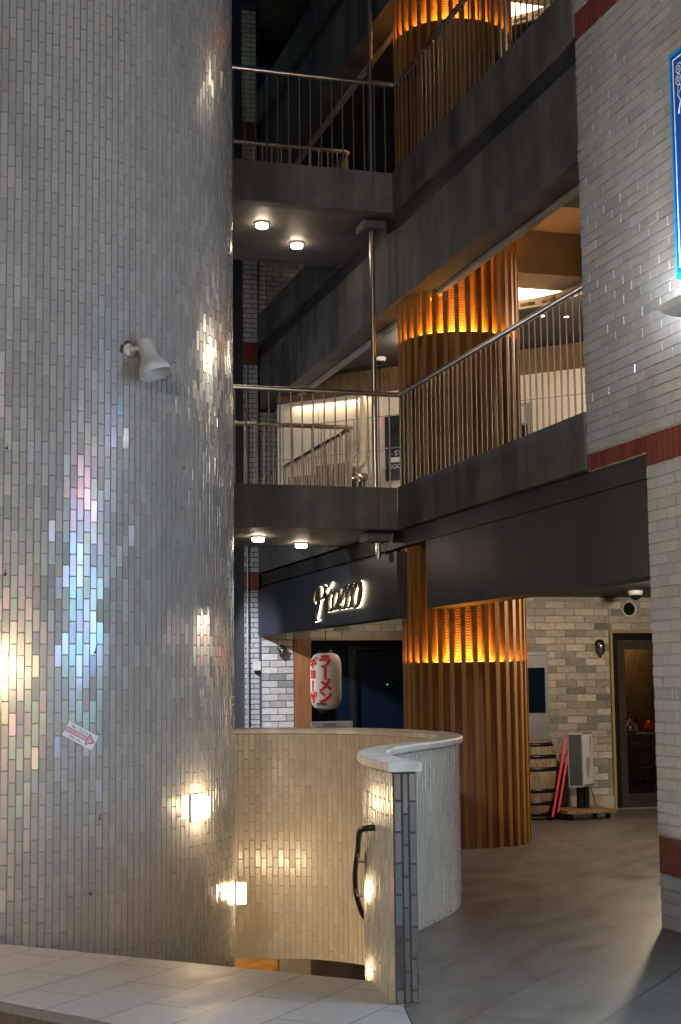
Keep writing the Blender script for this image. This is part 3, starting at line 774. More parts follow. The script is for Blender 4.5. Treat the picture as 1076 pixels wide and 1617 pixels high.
# ============================================================ SLATTED COLUMNS
CXc, CYc = 4.942, 12.44
def column(z0, zl, z1, label, cut=None):
    b = (CXc, CYc, z0)
    t = thing('slatted_column', label, 'column', b, 'round columns wrapped in upright wooden slats')
    MB().lathe([(.552, 0), (.552, zl-z0), (.34, zl-z0)], b, 64).build('lower_drum', 'drum_wood', t, b)
    MB().lathe([(.385, zl-z0-.02), (.385, z1-z0)], b, 64).build('carved_drum', 'carved_wood', t, b)
    MB().lathe([(.425, zl-z0+.004), (.540, zl-z0+.004)], b, 64).build('light_strip', 'cove_amber', t, b)
    if z0 > 3: MB().lathe([(.39, z1-z0-.02), (.47, z1-z0-.02)], b, 64).build('upper_light_strip', 'cove_amber_dim', t, b)
    s = MB(); s.r = []; N = 34
    for k in range(N):
        a = 2*math.pi*(k+.35)/N; n2 = Vector((math.cos(a), math.sin(a), 0)); tt = Vector((-n2.y, n2.x, 0))
        c0 = Vector((CXc, CYc, 0))+n2*.535
        top = z1
        if cut and (c0.x-.045) < XF+.30: top = cut(c0)
        s.obox((c0.x, c0.y, (z0+top)/2), n2, tt, (0, 0, 1), .043, .021, (top-z0)/2); s.r += [(random.random(), 0, 0)]*6
    s.build('slats', 'slat_wood', t, b)
    return t
column(.002, 1.640, 2.395, 'lit wooden slat column standing on the arcade floor at ground level', lambda c: 2.70)
column(3.109, 4.655, 5.84, 'lit wooden slat column behind the railing of the first gallery', lambda c: 5.045)
column(6.129, 7.64, 8.86, 'lit wooden slat column at the top of the picture on the second gallery', lambda c: 8.07)

# ============================================================ GROUND FLOOR: shopfront at the far left
sw = thing('shopfront', 'dark glass shopfront with wooden frame and grey brick surround under the lit sign', 'shopfront', (5, 17.9, 0))
b = (5, 17.9, 0)
MB().box(4.31, 4.74, 17.91, 18.1, .002, 2.39).build('backing', 'grout_dark', sw, b)
MB().box(4.741, 7.2, 17.91, 18.1, 2.03, 2.39).build('backing', 'grout', sw, b)
tiles(Line((4.312, 17.91), (4.74, 17.91), (0, -1)), .01, 2.39, .215, .087, .008, .008, .003, .3).build('bricks', 'shop_brick', sw, b)
tiles(Line((4.741, 17.91), (7.2, 17.91), (0, -1)), 2.035, 2.39, .215, .087, .008, .008, .003, .3).build('bricks', 'shop_brick', sw, b)
MB().box(4.742, 4.965, 17.88, 18.6, .002, 2.028).build('frame', 'frame_wood', sw, b)
MB().box(4.966, 7.0, 17.885, 18.05, 2.005, 2.029).build('lintel', 'trim_wood', sw, b)
gl = MB().box(4.966, 5.62, 18.25, 18.28, .002, 2.0).box(5.66, 6.9, 18.22, 18.25, .002, 1.88)
gl.build('glass', 'shop_glass', sw, b)
fr = MB().box(5.62, 5.66, 18.15, 18.3, .002, 1.94).box(5.661, 6.9, 18.15, 18.3, 1.885, 1.94).box(4.966, 6.9, 18.14, 18.3, 1.945, 2.0)
fr.build('mullion', 'black_metal', sw, b)
MB().lathe([(0, -.004), (.012, -.004), (.012, .004), (0, .004)], (6.11, 18.20, 1.42), 10, (0, 1, 0)).build('status_light', 'green_led', sw, b)
# sign board with raised script letters
sg = thing('shop_sign', 'black fascia board with backlit golden script reading Picasso', 'sign', (4.28, 15, 2.05))
b = (4.28, 15, 2.05)
MB().box(4.268, XF+.055, 12.385, 17.9, 2.062, 2.665).build('board', 'board_navy', sg, b)
MB().box(4.285, XF+.05, 12.40, 17.88, 2.052, 2.0615).build('lower_lip', 'black_paint', sg, b)
S = 1.0
strokes = {  # calligraphic polylines, x to the right, y up, cap height 1
 'P': [[(-.16, .40), (-.22, .62), (-.12, .88), (.10, 1.03), (.34, .98), (.42, .78), (.34, .58), (.16, .48)], [(.14, .98), (.10, .5), (.02, .05), (-.04, -.28)], [(-.16, -.30), (.14, -.26)], [(.02, .95), (.0, .6), (-.02, .45)]],
 'i': [[(.0, .52), (.06, .66), (.05, .3), (.04, .08), (.12, .0), (.2, .12)], [(.12, .86), (.2, .98), (.22, 1.08)]],
 'c': [[(.30, .60), (.22, .72), (.10, .62), (.03, .34), (.08, .06), (.20, .0), (.32, .14)]],
 'a': [[(.30, .62), (.18, .72), (.05, .50), (.03, .2), (.10, .02), (.22, .12), (.33, .5)], [(.36, .72), (.32, .3), (.34, .05), (.42, .02), (.48, .14)]],
 's': [[(.06, .2), (.16, .5), (.28, .82), (.33, .60), (.36, .28), (.28, .03), (.12, .02), (.06, .12)]],
 'o': [[(.22, .80), (.08, .60), (.02, .3), (.10, .02), (.24, .0), (.36, .25), (.38, .62), (.28, .86), (.18, .80), (.20, .64)]]}
adv = [('P', 0), ('i', .46), ('c', .60), ('a', .88), ('s', 1.24), ('s', 1.50), ('o', 1.84)]
scale_x, scale_z = 1.76/2.44, .285
def script(mb, x_face, depth, fat):
    # text runs from far (Y=15.1) to near (Y=13.35) because the reader stands in front, facing +X
    kk = 0
    for chn, x0 in adv:
        rise = 0.0
        for st_ in strokes[chn]:
            pts = catmull([Vector(q) for q in st_], 5); n_ = len(pts)
            L, Rr = [], []
            for i, q in enumerate(pts):
                t = (pts[min(i+1, n_-1)]-pts[max(0, i-1)]).normalized(); nn = Vector((-t.y, t.x))
                wv_ = (.018+.034*abs(t.y)**1.5)*fat*(1 if 1 < i < n_-2 else .75)
                sl = .10*q.y
                L.append((x0+q.x+sl+nn.x*wv_, q.y+nn.y*wv_)); Rr.append((x0+q.x+sl-nn.x*wv_, q.y-nn.y*wv_))
            def w3(q, xx): return (xx, 15.02-q[0]*scale_x, 2.215+q[1]*scale_z)
            xx = x_face-kk*.0007; kk += 1
            vs = [w3(q, xx) for q in L]+[w3(q, xx) for q in Rr]+[w3(q, xx+depth) for q in L]+[w3(q, xx+depth) for q in Rr]
            fs = []
            for i in range(n_-1):
                fs += [(i, i+1, n_+i+1, n_+i), (2*n_+i, 3*n_+i, 3*n_+i+1, 2*n_+i+1), (i, 2*n_+i, 2*n_+i+1, i+1), (n_+i, n_+i+1, 3*n_+i+1, 3*n_+i)]
            fs += [(0, n_, 3*n_, 2*n_), (n_-1, 3*n_-1, 4*n_-1, 2*n_-1)]
            mb.add(vs, fs)
    return mb
script(MB(), 4.226, .020, 1.3).build('lettering', 'bronze_steel', sg, b)
script(MB(), 4.2600, .003, 1.2).build('letter_backlight', 'letter_glow', sg, b)
# lantern
lx, ly, lz = 4.88, 16.9, 1.13
ln = thing('paper_lantern', 'tall white paper lantern with red katakana hanging at the shopfront', 'lantern', (lx, ly, lz))
b = (lx, ly, lz); H = .69; RL = .192
pf = []
for i in range(45):
    u = i/44; e = (1-abs(2*u-1)**5)**.5 if 0 < u < 1 else 0
    pf.append((.085+(RL-.085)*e+.0022*math.cos(i*math.pi), u*H))
mt, n, p = nodes('lantern_paper'); p.inputs['Base Color'].default_value = (.72, .64, .52, 1); p.inputs['Roughness'].default_value = .6
p.inputs['Transmission Weight'].default_value = 0; M['lantern_paper'] = mt
tl = noise(n, 4, 3); rr = ramp(n, (.62, .55, .44), (.76, .69, .58)); n.links.new(tl.outputs[0], rr.inputs[0]); n.links.new(rr.outputs[0], p.inputs['Base Color'])
MB().lathe(pf, b, 48).build('paper_shade', 'lantern_paper', ln, b)
cpz = MB().lathe([(0, -.035), (.075, -.035), (.088, -.02), (.088, .006), (0, .006)], b, 32); cpz.build('base_ring', 'black_metal', ln, b); cpz = MB(); cpz.lathe([(0, H+.03), (.075, H+.03), (.088, H+.018), (.088, H-.006), (0, H-.006)], b, 32)
cpz.tube([(lx, ly, lz+H+.03), (lx, ly, lz+H+.075)], .006, 6)
cpz.tube([(lx-.07, ly, lz+H+.02), (lx-.05, ly, lz+H+.06), (lx+.05, ly, lz+H+.06), (lx+.07, ly, lz+H+.02)], .005, 6)
cpz.tube([(lx, ly, lz+H+.06), (lx, ly, 2.40)], .004, 6)
cpz.build('cap', 'black_metal', ln, b)
def on_lantern(chars, ang, ztop, step, size, wz=1.0):
    mb = MB()
    for i, c in enumerate(chars):
        f = MB(); text_mb(c, size, (0, 0, 0), (1, 0, 0), (0, 1, 0), 0, f, rot=90 if c == 'ー' else 0, bold=size*.06)
        # subdivide-free wrap: bend every vertex round the paper
        bm = bmesh.new(); vv = [bm.verts.new(v) for v in f.v]
        for fa in f.f:
            try: bm.faces.new([vv[k] for k in fa])
            except ValueError: pass
        bmesh.ops.triangulate(bm, faces=bm.faces[:]); bmesh.ops.subdivide_edges(bm, edges=bm.edges[:], cuts=2)
        bm.verts.index_update()
        out = []
        for v in bm.verts:
            zz = ztop-i*step+v.co.y*wz; u = min(max(zz/H, .01), .99); e = (1-abs(2*u-1)**5)**.5
            rr_ = .085+(RL-.085)*e+.0055; a = ang+v.co.x/RL
            out.append((lx+rr_*math.sin(a), ly-rr_*math.cos(a), lz+zz))
        mb.add(out, [[v.index for v in fa.verts] for fa in bm.faces]); bm.free()
    return mb
on_lantern('ラーメン', R(-19), .585, .143, .175).build('lettering', 'red_ink', ln, b)
on_lantern('ギョーザ', R(-71), .570, .140, .145).build('lettering', 'red_ink', ln, b)
on_lantern(['GYOZA'], R(-34), .068, .1, .042).build('lettering', 'black_ink', ln, b)
# menu board behind the parapet
mb_ = thing('menu_stand', 'white menu board on a stand just showing above the beige parapet', 'menu board', (4.87, 16.6, 0))
b = (4.87, 16.6, 0)
MB().box(4.60, 5.12, 16.58, 16.62, .55, .995, .006).build('panel', 'menu_white', mb_, b)
MB().tube([(4.87, 16.6, .03), (4.87, 16.6, .55)], .018, 8).box(4.66, 5.08, 16.45, 16.75, .002, .03).build('stand', 'black_metal', mb_, b)
tm = MB()
text_mb('和風居酒屋', .034, (4.82, 16.577, .955), (1, 0, 0), (0, 0, 1), .001, tm)
for k in range(4): tm.box(4.66+random.uniform(0, .03), 5.04-random.uniform(0, .06), 16.5775, 16.5792, .922-k*.022, .930-k*.022)
tm.build('lettering', 'black_ink', mb_, b)
# small wall fittings on the far brickwork
def bulkhead(p, lab, s=1.0):
    t = thing('bulkhead_light', lab, 'wall lamp', p)
    MB().lathe([(0, 0), (.05*s, 0), (.055*s, -.015), (.05*s, -.045*s), (0, -.045*s)], p, 16, (0, 1, 0)).build('base', 'black_metal', t, p)
    q = Vector(p)+Vector((0, -.045*s, -.03*s))
    MB().lathe([(.042*s, .02*s), (.044*s, -.05*s), (.03*s, -.09*s), (0, -.10*s)], q, 14).build('globe', 'chrome', t, p)
    g = MB()
    for k in range(4):
        a = k*math.pi/2+.4; g.tube([q+Vector((math.cos(a)*.05*s, math.sin(a)*.05*s, .03*s)), q+Vector((math.cos(a)*.052*s, math.sin(a)*.052*s, -.06*s)), q+Vector((0, 0, -.115*s))], .004, 5)
    g.lathe([(.054*s, -.02*s), (.054*s, -.012*s)], q, 14); g.build('cage', 'black_metal', t, p)
bulkhead((4.57, 17.895, 1.90), 'unlit caged lamp on the grey brick left of the lantern', .95)
bulkhead((7.467, 14.685, 1.86), 'unlit caged lamp on the brick wall left of the glass door', 1.0)
t = thing('junction_box', 'small white electrical box on the far white brick pier', 'box', (4.26, 17.99, 1.66))
MB().box(4.215, 4.31, 17.92, 17.992, 1.62, 1.74, .006).build('box', 'aged_white', t, (4.26, 17.99, 1.66))
MB().box(4.23, 4.295, 17.93, 17.98, 1.585, 1.62).build('lid', 'black_metal', t, (4.26, 17.99, 1.66))
one('drain_pipe', MB().tube([(4.145, 17.96, .002), (4.145, 17.96, 5.6)], .012, 8), 'grey_metal', 'thin grey pipe running up the far white brick pier', 'pipe')

# ============================================================ GROUND FLOOR: brick wall with glass door
WB = 14.70
wb = thing('brick_wall', 'mottled beige and grey brick wall behind the wooden column', 'wall', (7, WB, 0))
b = (7, WB, 0)
MB().box(5.3, 7.60, WB, WB+.2, .002, 2.395).build('backing', 'grout', wb, b)
MB().box(7.60, 9.5, WB, WB+.2, 2.01, 2.395).build('backing', 'grout', wb, b)
MB().box(8.75, 9.5, WB, WB+.2, .002, 2.009).build('backing', 'grout', wb, b)
tiles(Line((5.3, WB), (7.60, WB), (0, -1)), .17, 2.39, .245, .0805, .008, .008, .003, .3, off=.04).build('bricks', 'shop_brick', wb, b)
tiles(Line((7.60, WB), (9.5, WB), (0, -1)), 2.02, 2.39, .245, .0805, .008, .008, .003, .3, off=.04, hole=None).build('bricks', 'shop_brick', wb, b)
MB().box(5.3, 7.60, WB-.02, WB-.001, .003, .165).build('plinth', 'light_concrete', wb, b)
dr = thing('glass_door', 'black framed glass door with wooden trim at the right of the brick wall', 'door', (8.1, WB, 0))
b = (8.1, WB, 0)
MB().box(7.605, 7.635, WB-.03, WB+.19, .002, 2.005).box(7.6055, 8.745, WB-.028, WB+.19, 1.985, 2.008).build('trim', 'trim_wood', dr, b)
f = MB().box(7.637, 7.70, WB-.01, WB+.08, .02, 1.98).box(7.7005, 8.74, WB-.008, WB+.08, 1.90, 1.98)
f.build('frame', 'black_metal', dr, b)
f = MB().box(7.705, 7.80, WB+.01, WB+.05, .03, 1.895).box(7.8005, 8.5, WB+.012, WB+.05, 1.80, 1.895).box(7.8005, 8.5, WB+.012, WB+.05, .03, .17).box(8.501, 8.60, WB+.01, WB+.05, .03, 1.895)
f.build('leaf', 'interior_dark', dr, b)
MB().lathe([(0, -.03), (.014, -.03), (.014, 0), (0, 0)], (7.752, WB+.008, 1.0), 12, (0, 1, 0)).build('handle', 'chrome', dr, b)
MB().box(7.64, 8.74, WB-.03, WB+.09, .002, .018).build('threshold', 'grey_metal', dr, b)
mt, n, p = nodes('clear_glass'); p.inputs['Base Color'].default_value = (.85, .85, .85, 1); p.inputs['Roughness'].default_value = .03
p.inputs['Transmission Weight'].default_value = 1; p.inputs['IOR'].default_value = 1.45; M['clear_glass'] = mt
MB().box(7.801, 8.50, WB+.026, WB+.032, .171, 1.799).build('glass', 'clear_glass', dr, b)
# room seen through the door
rm = thing('shop_room', 'dim brown room seen through the glass door', 'room', (8.5, 15.5, 0))
b = (8.5, 15.5, 0)
MB().box(7.4, 9.6, 16.6, 16.7, .002, 2.38).build('back_wall', 'interior_tan', rm, b)
MB().box(7.35, 7.45, 14.91, 16.59, .002, 2.38).build('side_wall', 'interior_tan', rm, b)
MB().box(9.5, 9.6, 14.91, 16.59, .002, 2.38).build('side_wall', 'interior_tan', rm, b)
MB().box(8.25, 8.6, 15.6, 15.62, 1.0, 1.95).build('poster', 'panel_wood', rm, b)
lr = thing('pendant_lamp', 'dim warm lamp in the room behind the glass door', 'lamp', (8.1, 15.9, 2.2))
MB().lathe([(0, 0), (.06, .02), (.08, .07), (.06, .12), (0, .14)], (8.1, 15.9, 2.2), 16).build('globe', 'indoor_dim', lr, (8.1, 15.9, 2.2))
lamp('POINT', 'bulb', (8.15, 15.3, 2.1), 8.0, (1, .66, .36), .08, parent=lr)
rk = thing('drinks_trolley', 'black tiered trolley with trays behind the glass door', 'trolley', (8.2, 15.3, 0))
b = (8.2, 15.3, 0)
for x in (7.92, 8.5):
    for y in (15.15, 15.45): MB().tube([(x, y, .002), (x, y, .82)], .012, 8).build('leg', 'black_metal', rk, b)
for z in (.24, .42, .56, .68, .80): MB().box(7.90, 8.52, 15.12, 15.48, z, z+.025, .004).build('shelf', 'grey_metal' if z > .3 else 'black_metal', rk, b)
kt = thing('glass_kettle', 'round glass kettle on top of the black trolley', 'kettle', (8.12, 15.25, .826))
b = (8.12, 15.25, .826)
MB().lathe([(0, 0), (.085, .0), (.105, .05), (.095, .10), (.05, .135), (.045, .15)], b, 24).build('body', 'chrome', kt, b)
MB().lathe([(.05, .15), (.035, .165), (.012, .17), (.012, .185), (0, .19)], b, 16).build('lid', 'black_metal', kt, b)
MB().tube([(8.04, 15.25, .93), (8.02, 15.25, 1.03), (8.12, 15.25, 1.07), (8.2, 15.25, 1.03), (8.2, 15.25, .93)], .008, 8).build('handle', 'black_metal', kt, b)
one('tray_items', MB().box(7.95, 8.10, 15.13, 15.2, .266, .33, .01).box(8.12, 8.22, 15.13, 15.2, .266, .315, .01).box(8.25, 8.42, 15.13, 15.2, .266, .32, .01), 'trim_wood', 'low yellow box on the bottom shelf behind the glass door', 'box')
one('cloth_bundle', MB().lathe([(0, 0), (.07, .01), (.075, .05), (.05, .12), (.02, .15), (0, .15)], (8.40, 15.28, .826), 9, smooth=False), 'red_paint', 'red cloth bundle on the trolley at the right', 'cloth')
# grey framed window left
gw = thing('grey_service_door', 'grey metal door with a dark window half hidden by the wooden column', 'door', (6.55, WB, 0))
b = (6.55, WB, 0)
MB().box(6.05, 6.815, WB-.05, WB-.009, .17, 1.738, .004).build('leaf', 'grey_metal', gw, b)
MB().box(6.15, 6.77, WB-.056, WB-.0505, 1.10, 1.60).build('window', 'shop_glass', gw, b)
MB().box(6.03, 6.83, WB-.06, WB-.01, 1.739, 1.775).build('head', 'grey_metal', gw, b)
# barrel
bx_, by_ = 6.36, 14.2
ba = thing('wooden_barrel', 'old oak barrel with dark hoops standing by the brick wall', 'barrel', (bx_, by_, 0))
b = (bx_, by_, 0); Hb = .80
def brr(u): return .235+.075*(1-(2*u-1)**2)
pf = [(0, .02)]+[(brr(i/20), .02+Hb*i/20) for i in range(21)]+[(brr(1)-.02, .82), (brr(1)-.02, .80), (0, .80)]
bm_ = MB().lathe(pf, b, 26, smooth=False)
bm_.build('staves', 'barrel_wood', ba, b)
for u in (.05, .20, .36, .64, .80, .96):
    z = .02+Hb*u; MB().lathe([(brr(u-.025)+.001, z-.02), (brr(u-.025)+.006, z-.02), (brr(u+.025)+.006, z+.02), (brr(u+.025)+.001, z+.02)], b, 52).build('hoop', 'black_metal', ba, b)
# barrel stands on small casters of a low dolly
# red boards leaning
for i, (dx, lb) in enumerate(((0, 'left one of two thin red boards leaning beside the light box sign'), (.055, 'right one of two thin red boards leaning beside the light box sign'))):
    m_ = MB(); ax2 = Vector((.235, .10, .86)).normalized()
    yv = Vector((-.42, -.90, .0)); yv = (yv-ax2*yv.dot(ax2)).normalized(); xv = ax2.cross(yv)
    c0 = Vector((6.505+dx, 13.98, .004))+ax2*.445
    m_.obox(c0+Vector((0, 0, .004)), xv, yv, ax2, .012 if i == 0 else .010, .16, .445 if i == 0 else .40)
    o = one('red_board', m_, 'red_paint', lb, 'board', 'red boards leaning on the brick wall')
# light box sign on a wheeled base
ls = thing('light_box_sign', 'grey upright light box sign with brushed Japanese writing on a wheeled base', 'sign', (6.83, 13.85, 0))
b = (6.83, 13.85, 0)
A_ = Vector((6.67, 13.90)); B_ = Vector((6.81, 13.84)); C_ = Vector((7.03, 14.04)); D_ = Vector((6.89, 14.10))
zb_, zt_ = .335, .905
MB().prism([A_[:], B_[:], C_[:], D_[:]], zb_, zt_).build('casing', 'grey_metal', ls, b)
dAB = Vector(((B_-A_).x, (B_-A_).y, 0)); nAB = Vector((dAB.y, -dAB.x, 0)).normalized()
mid = (A_+B_)/2; MB().obox((mid.x+nAB.x*.003, mid.y+nAB.y*.003, (zb_+zt_)/2), dAB, nAB, (0, 0, 1), .066, .003, .265).build('side_panel', 'board_navy', ls, b)
dBC = Vector(((C_-B_).x, (C_-B_).y, 0)); nBC = Vector((dBC.y, -dBC.x, 0)).normalized(); mid = (B_+C_)/2
MB().obox((mid.x+nBC.x*.003, mid.y+nBC.y*.003, (zb_+zt_)/2), dBC, nBC, (0, 0, 1), .128, .003, .262).build('face_panel', 'menu_white', ls, b)
f = MB(); xd = dBC.normalized()
base = Vector((mid.x, mid.y, 0))+nBC*.0065
for k, c in enumerate('和風ステーキ'): text_mb(c, .05, base+xd*.06+Vector((0, 0, .835-k*.048)), xd, (0, 0, 1), .0005, f, rot=90 if c == 'ー' else 0)
for k, c in enumerate('語令'): text_mb(c, .125, base-xd*.025+Vector((0, 0, .585-k*.10)), xd, (0, 0, 1), .001, f)
f.build('lettering', 'black_ink', ls, b)
MB().box(6.80, 6.85, 13.93, 13.99, .11, .334).box(6.87, 6.92, 13.93, 13.99, .11, .334).build('post', 'black_metal', ls, b)
MB().box(6.56, 7.13, 13.72, 14.18, .07, .105, .004).build('base', 'fence_wood', ls, b)
for x in (6.62, 7.06):
    for y in (13.79, 14.1):
        MB().lathe([(0, -.012), (.03, -.012), (.03, .012), (0, .012)], (x, y, .032), 16, (0, 1, 0)).box(x-.012, x+.012, y-.016, y-.013, .03, .07).build('wheel', 'black_metal', ls, b)
one('power_cable', MB().tube([(6.98, 14.05, .36), (7.06, 14.10, .20), (7.10, 14.15, .115), (7.16, 14.2, .06), (7.2, 14.3, .012), (7.1, 14.45, .012)], .005, 6), 'black_ink', 'thin black cable hanging from the light box sign', 'cable')
# round vent, cctv, hood
vt = thing('round_vent', 'round metal vent grille high on the brick wall', 'vent', (7.86, WB, 2.27))
b = (7.86, WB-.008, 2.26)
MB().lathe([(.072, 0), (.096, -.002), (.100, -.018), (.084, -.026), (.072, -.012)], b, 32, (0, 1, 0)).build('ring', 'aged_white', vt, (7.86, WB, 2.27))
g = MB()
for k in range(9):
    z = -.064+k*.016; hw = math.sqrt(max(0, .078**2-z*z)); g.obox((b[0], b[1]-.006, b[2]+z), (1, 0, 0), (0, 1, -.6), (0, .6, 1), hw, .004, .003)
g.lathe([(0, -.002), (.078, -.002)], b, 24, (0, 1, 0)); g.build('grille', 'black_metal', vt, (7.86, WB, 2.27))
def dome(p, lab, s=1.0):
    t = thing('dome_camera', lab, 'security camera', p, 'white dome cameras')
    MB().lathe([(0, .0), (.062*s, 0), (.064*s, -.012*s), (.055*s, -.035*s), (.045*s, -.038*s)], p, 24).build('housing', 'white_plastic', t, p)
    q = Vector(p)+Vector((0, 0, -.036*s)); pr = [(.046*s*math.cos(R(a)), -.046*s*math.sin(R(a))) for a in range(0, 91, 15)]
    MB().lathe(pr, q, 20).build('dome', 'shop_glass', t, p)
dome((7.36, 13.6, 2.40), 'white dome camera under the dark ground floor ceiling by the door', 1.3)
dome((5.20, 15.6, 5.25), 'white dome camera under the first gallery ceiling left of the column', 1.2)

# ============================================================ FIRST GALLERY: the lit back wall
A2 = Vector((4.92, 16.627)); B2 = Vector((6.906, 14.571)); dw = (B2-A2).normalized(); nw = Vector((dw.y, -dw.x))
if nw.y > 0: nw = -nw
iw = thing('plaster_wall', 'pale plaster wall with brown wood band lit behind the first gallery column', 'wall', (A2.x, A2.y, 3.11))
b = (A2.x, A2.y, 3.11)
def onw(s, z, d=0): q = A2+dw*s+nw*d; return Vector((q.x, q.y, z))
dw3 = Vector((dw.x, dw.y, 0)); nw3 = Vector((nw.x, nw.y, 0)); Z3 = Vector((0, 0, 1))
def wbox(mb, s0, s1, z0, z1, d0, d1): return mb.obox(onw((s0+s1)/2, (z0+z1)/2, (d0+d1)/2), dw3, nw3, Z3, (s1-s0)/2, (d1-d0)/2, (z1-z0)/2)
wbox(MB(), -.80, 6.0, 3.11, 4.95, -.10, 0).build('plaster', 'plaster', iw, b)
wbox(MB(), -.80, .66, 4.951, 5.245, -.09, .012).build('wood_band', 'panel_wood', iw, b)
wbox(MB(), .68, 6.0, 4.951, 5.245, -.09, .012).build('wood_band', 'panel_wood', iw, b)
jn = MB()
for z in (4.24, 4.655): wbox(jn, -.8, 6.0, z-.003, z+.003, .0, .0015)
for s_ in (-.2, .30, 2.62, 3.4): wbox(jn, s_-.003, s_+.003, 3.5, 4.655 if s_ > 0 else 4.9, .0, .0018)
jn.build('panel_joint', 'interior_dark', iw, b)
pp = thing('wall_pipes', 'cream painted pipes bending at the foot of the lit plaster wall', 'pipe', onw(.45, 4.0)); b = tuple(onw(.45, 4.0))
MB().tube([onw(.455, 4.95, .06), onw(.455, 4.14, .06), onw(.43, 4.09, .06), onw(.38, 4.07, .06), onw(-.05, 4.07, .06), onw(-.10, 4.05, .06), onw(-.12, 3.9, .06)], .033, 12).build('large_pipe', 'cream_paint', pp, b)
MB().tube([onw(.355, 4.75, .04), onw(.355, 4.28, .04), onw(.32, 4.20, .04), onw(.24, 4.16, .04), onw(-.10, 4.15, .04), onw(-.16, 4.1, .04)], .012, 8).build('thin_pipe', 'cream_paint', pp, b)
bs = thing('menu_wall_sign', 'tall black sign panel with faded white words at the left of the gallery column', 'sign', onw(1.0, 4.0)); b = tuple(onw(1.0, 4.0))
wbox(MB(), .74, 1.6, 4.262, 4.640, .002, .03).build('upper_panel', 'black_paint', bs, b)
wbox(MB(), .74, 1.6, 3.86, 4.246, .002, .03).build('lower_panel', 'black_paint', bs, b)
f = MB()
text_mb('- STAND', .085, onw(.98, 4.185, .032), dw3, Z3, .0, f); text_mb('SOO BAR', .075, onw(.96, 4.025, .032), dw3, Z3, .0, f)
wbox(f, .80, 1.3, 4.075, 4.135, .031, .034); f.build('lettering', 'menu_white', bs, b)
ntc = MB(); wbox(ntc, .675, .735, 4.52, 4.65, .0, .004); wbox(ntc, .675, .735, 4.22, 4.31, .0, .004)
one('notice_card', ntc, 'pink_ink', 'small pink notices at the edge of the black gallery sign', 'notice')
wd = thing('gallery_door', 'grey framed doorway in the plaster wall right of the gallery column', 'door', onw(2.4, 3.2)); b = tuple(onw(2.4, 3.2))
wbox(MB(), 2.10, 2.60, 3.12, 4.62, .0, .03).build('frame', 'grey_metal', wd, b)
wbox(MB(), 2.14, 2.57, 3.14, 4.36, .031, .04).build('window', 'shop_glass', wd, b)
wbox(MB(), 2.14, 2.57, 4.38, 4.58, .031, .05).build('panel', 'aged_white', wd, b)
sf = thing('wooden_fence', 'low brown slatted wooden fence in front of the lit plaster wall', 'fence', (4.5, 16.8, 3.11)); b = (4.5, 16.8, 3.11)
g = MB(); fa, fb = Vector((4.46, 16.95)), Vector((5.00, 16.30)); fd = (fb-fa); n_ = 15
for k in range(n_):
    q = fa+fd*(k/(n_-1)); hgt = 4.0 if k < 7 else 4.10
    g.obox((q.x, q.y, (3.11+hgt)/2), (fd.x, fd.y, 0), (-fd.y, fd.x, 0), Z3, .021, .009, (hgt-3.11)/2)
g.build('slats', 'fence_wood', sf, b)
g = MB()
for z in (3.3, 3.85): g.obox(((fa.x+fb.x)/2+.012, (fa.y+fb.y)/2+.012, z), (fd.x, fd.y, 0), (-fd.y, fd.x, 0), Z3, fd.length/2, .008, .03)
g.build('crossbar', 'fence_wood', sf, b)
bn = thing('metal_bin', 'short metal bin by the foot of the lit plaster wall', 'bin', (5.05, 16.05, 3.11)); b = (5.05, 16.05, 3.11)
MB().lathe([(0, 0), (.12, 0), (.12, .80), (.11, .80), (.11, .02)], b, 24).build('body', 'chrome', bn, b)
MB().lathe([(.121, .74), (.126, .75), (.126, .81), (.115, .815)], b, 24).build('rim', 'steel', bn, b)
# strip lamp that lights the plaster wall
sl = thing('strip_lamp', 'warm strip lamp under the wood band washing the plaster wall', 'lamp', onw(-.3, 4.94)); b = tuple(onw(-.3, 4.94))
wbox(MB(), -.62, .62, 4.925, 4.948, .012, .045).build('housing', 'aged_white', sl, b)
dl = bpy.data.lights.new('tube_light', 'AREA'); dl.energy = 3; dl.color = (1, .76, .50); dl.shape = 'RECTANGLE'; dl.size = 1.1; dl.size_y = .025
lo_ = bpy.data.objects.new('tube_light', dl); col.objects.link(lo_); lo_.parent = sl
zz_ = (Z3*1.0+nw3*-.15).normalized(); yy_ = zz_.cross(dw3); pz_ = onw(0, 4.915, .05)-onw(-.3, 4.94)
lo_.matrix_local = Matrix(((dw3.x, yy_.x, zz_.x, pz_.x), (dw3.y, yy_.y, zz_.y, pz_.y), (dw3.z, yy_.z, zz_.z, pz_.z), (0, 0, 0, 1)))
for (x, y, z, lb) in ((6.24, 13.33, 5.25, 'left small twin ceiling spot beside the white ceiling curve'), (6.5, 13.3, 5.25, 'right small twin ceiling spot beside the white ceiling curve')):
    t = thing('ceiling_spot', lb, 'ceiling lamp', (x, y, z), 'small spots in the first gallery ceiling')
    MB().lathe([(.03, .0), (.03, -.012), (.024, -.012)], (x, y, z), 16).build('ring', 'aged_white', t, (x, y, z))
    MB().lathe([(0, -.006), (.023, -.006)], (x, y, z), 16).build('lens', 'downlight', t, (x, y, z))

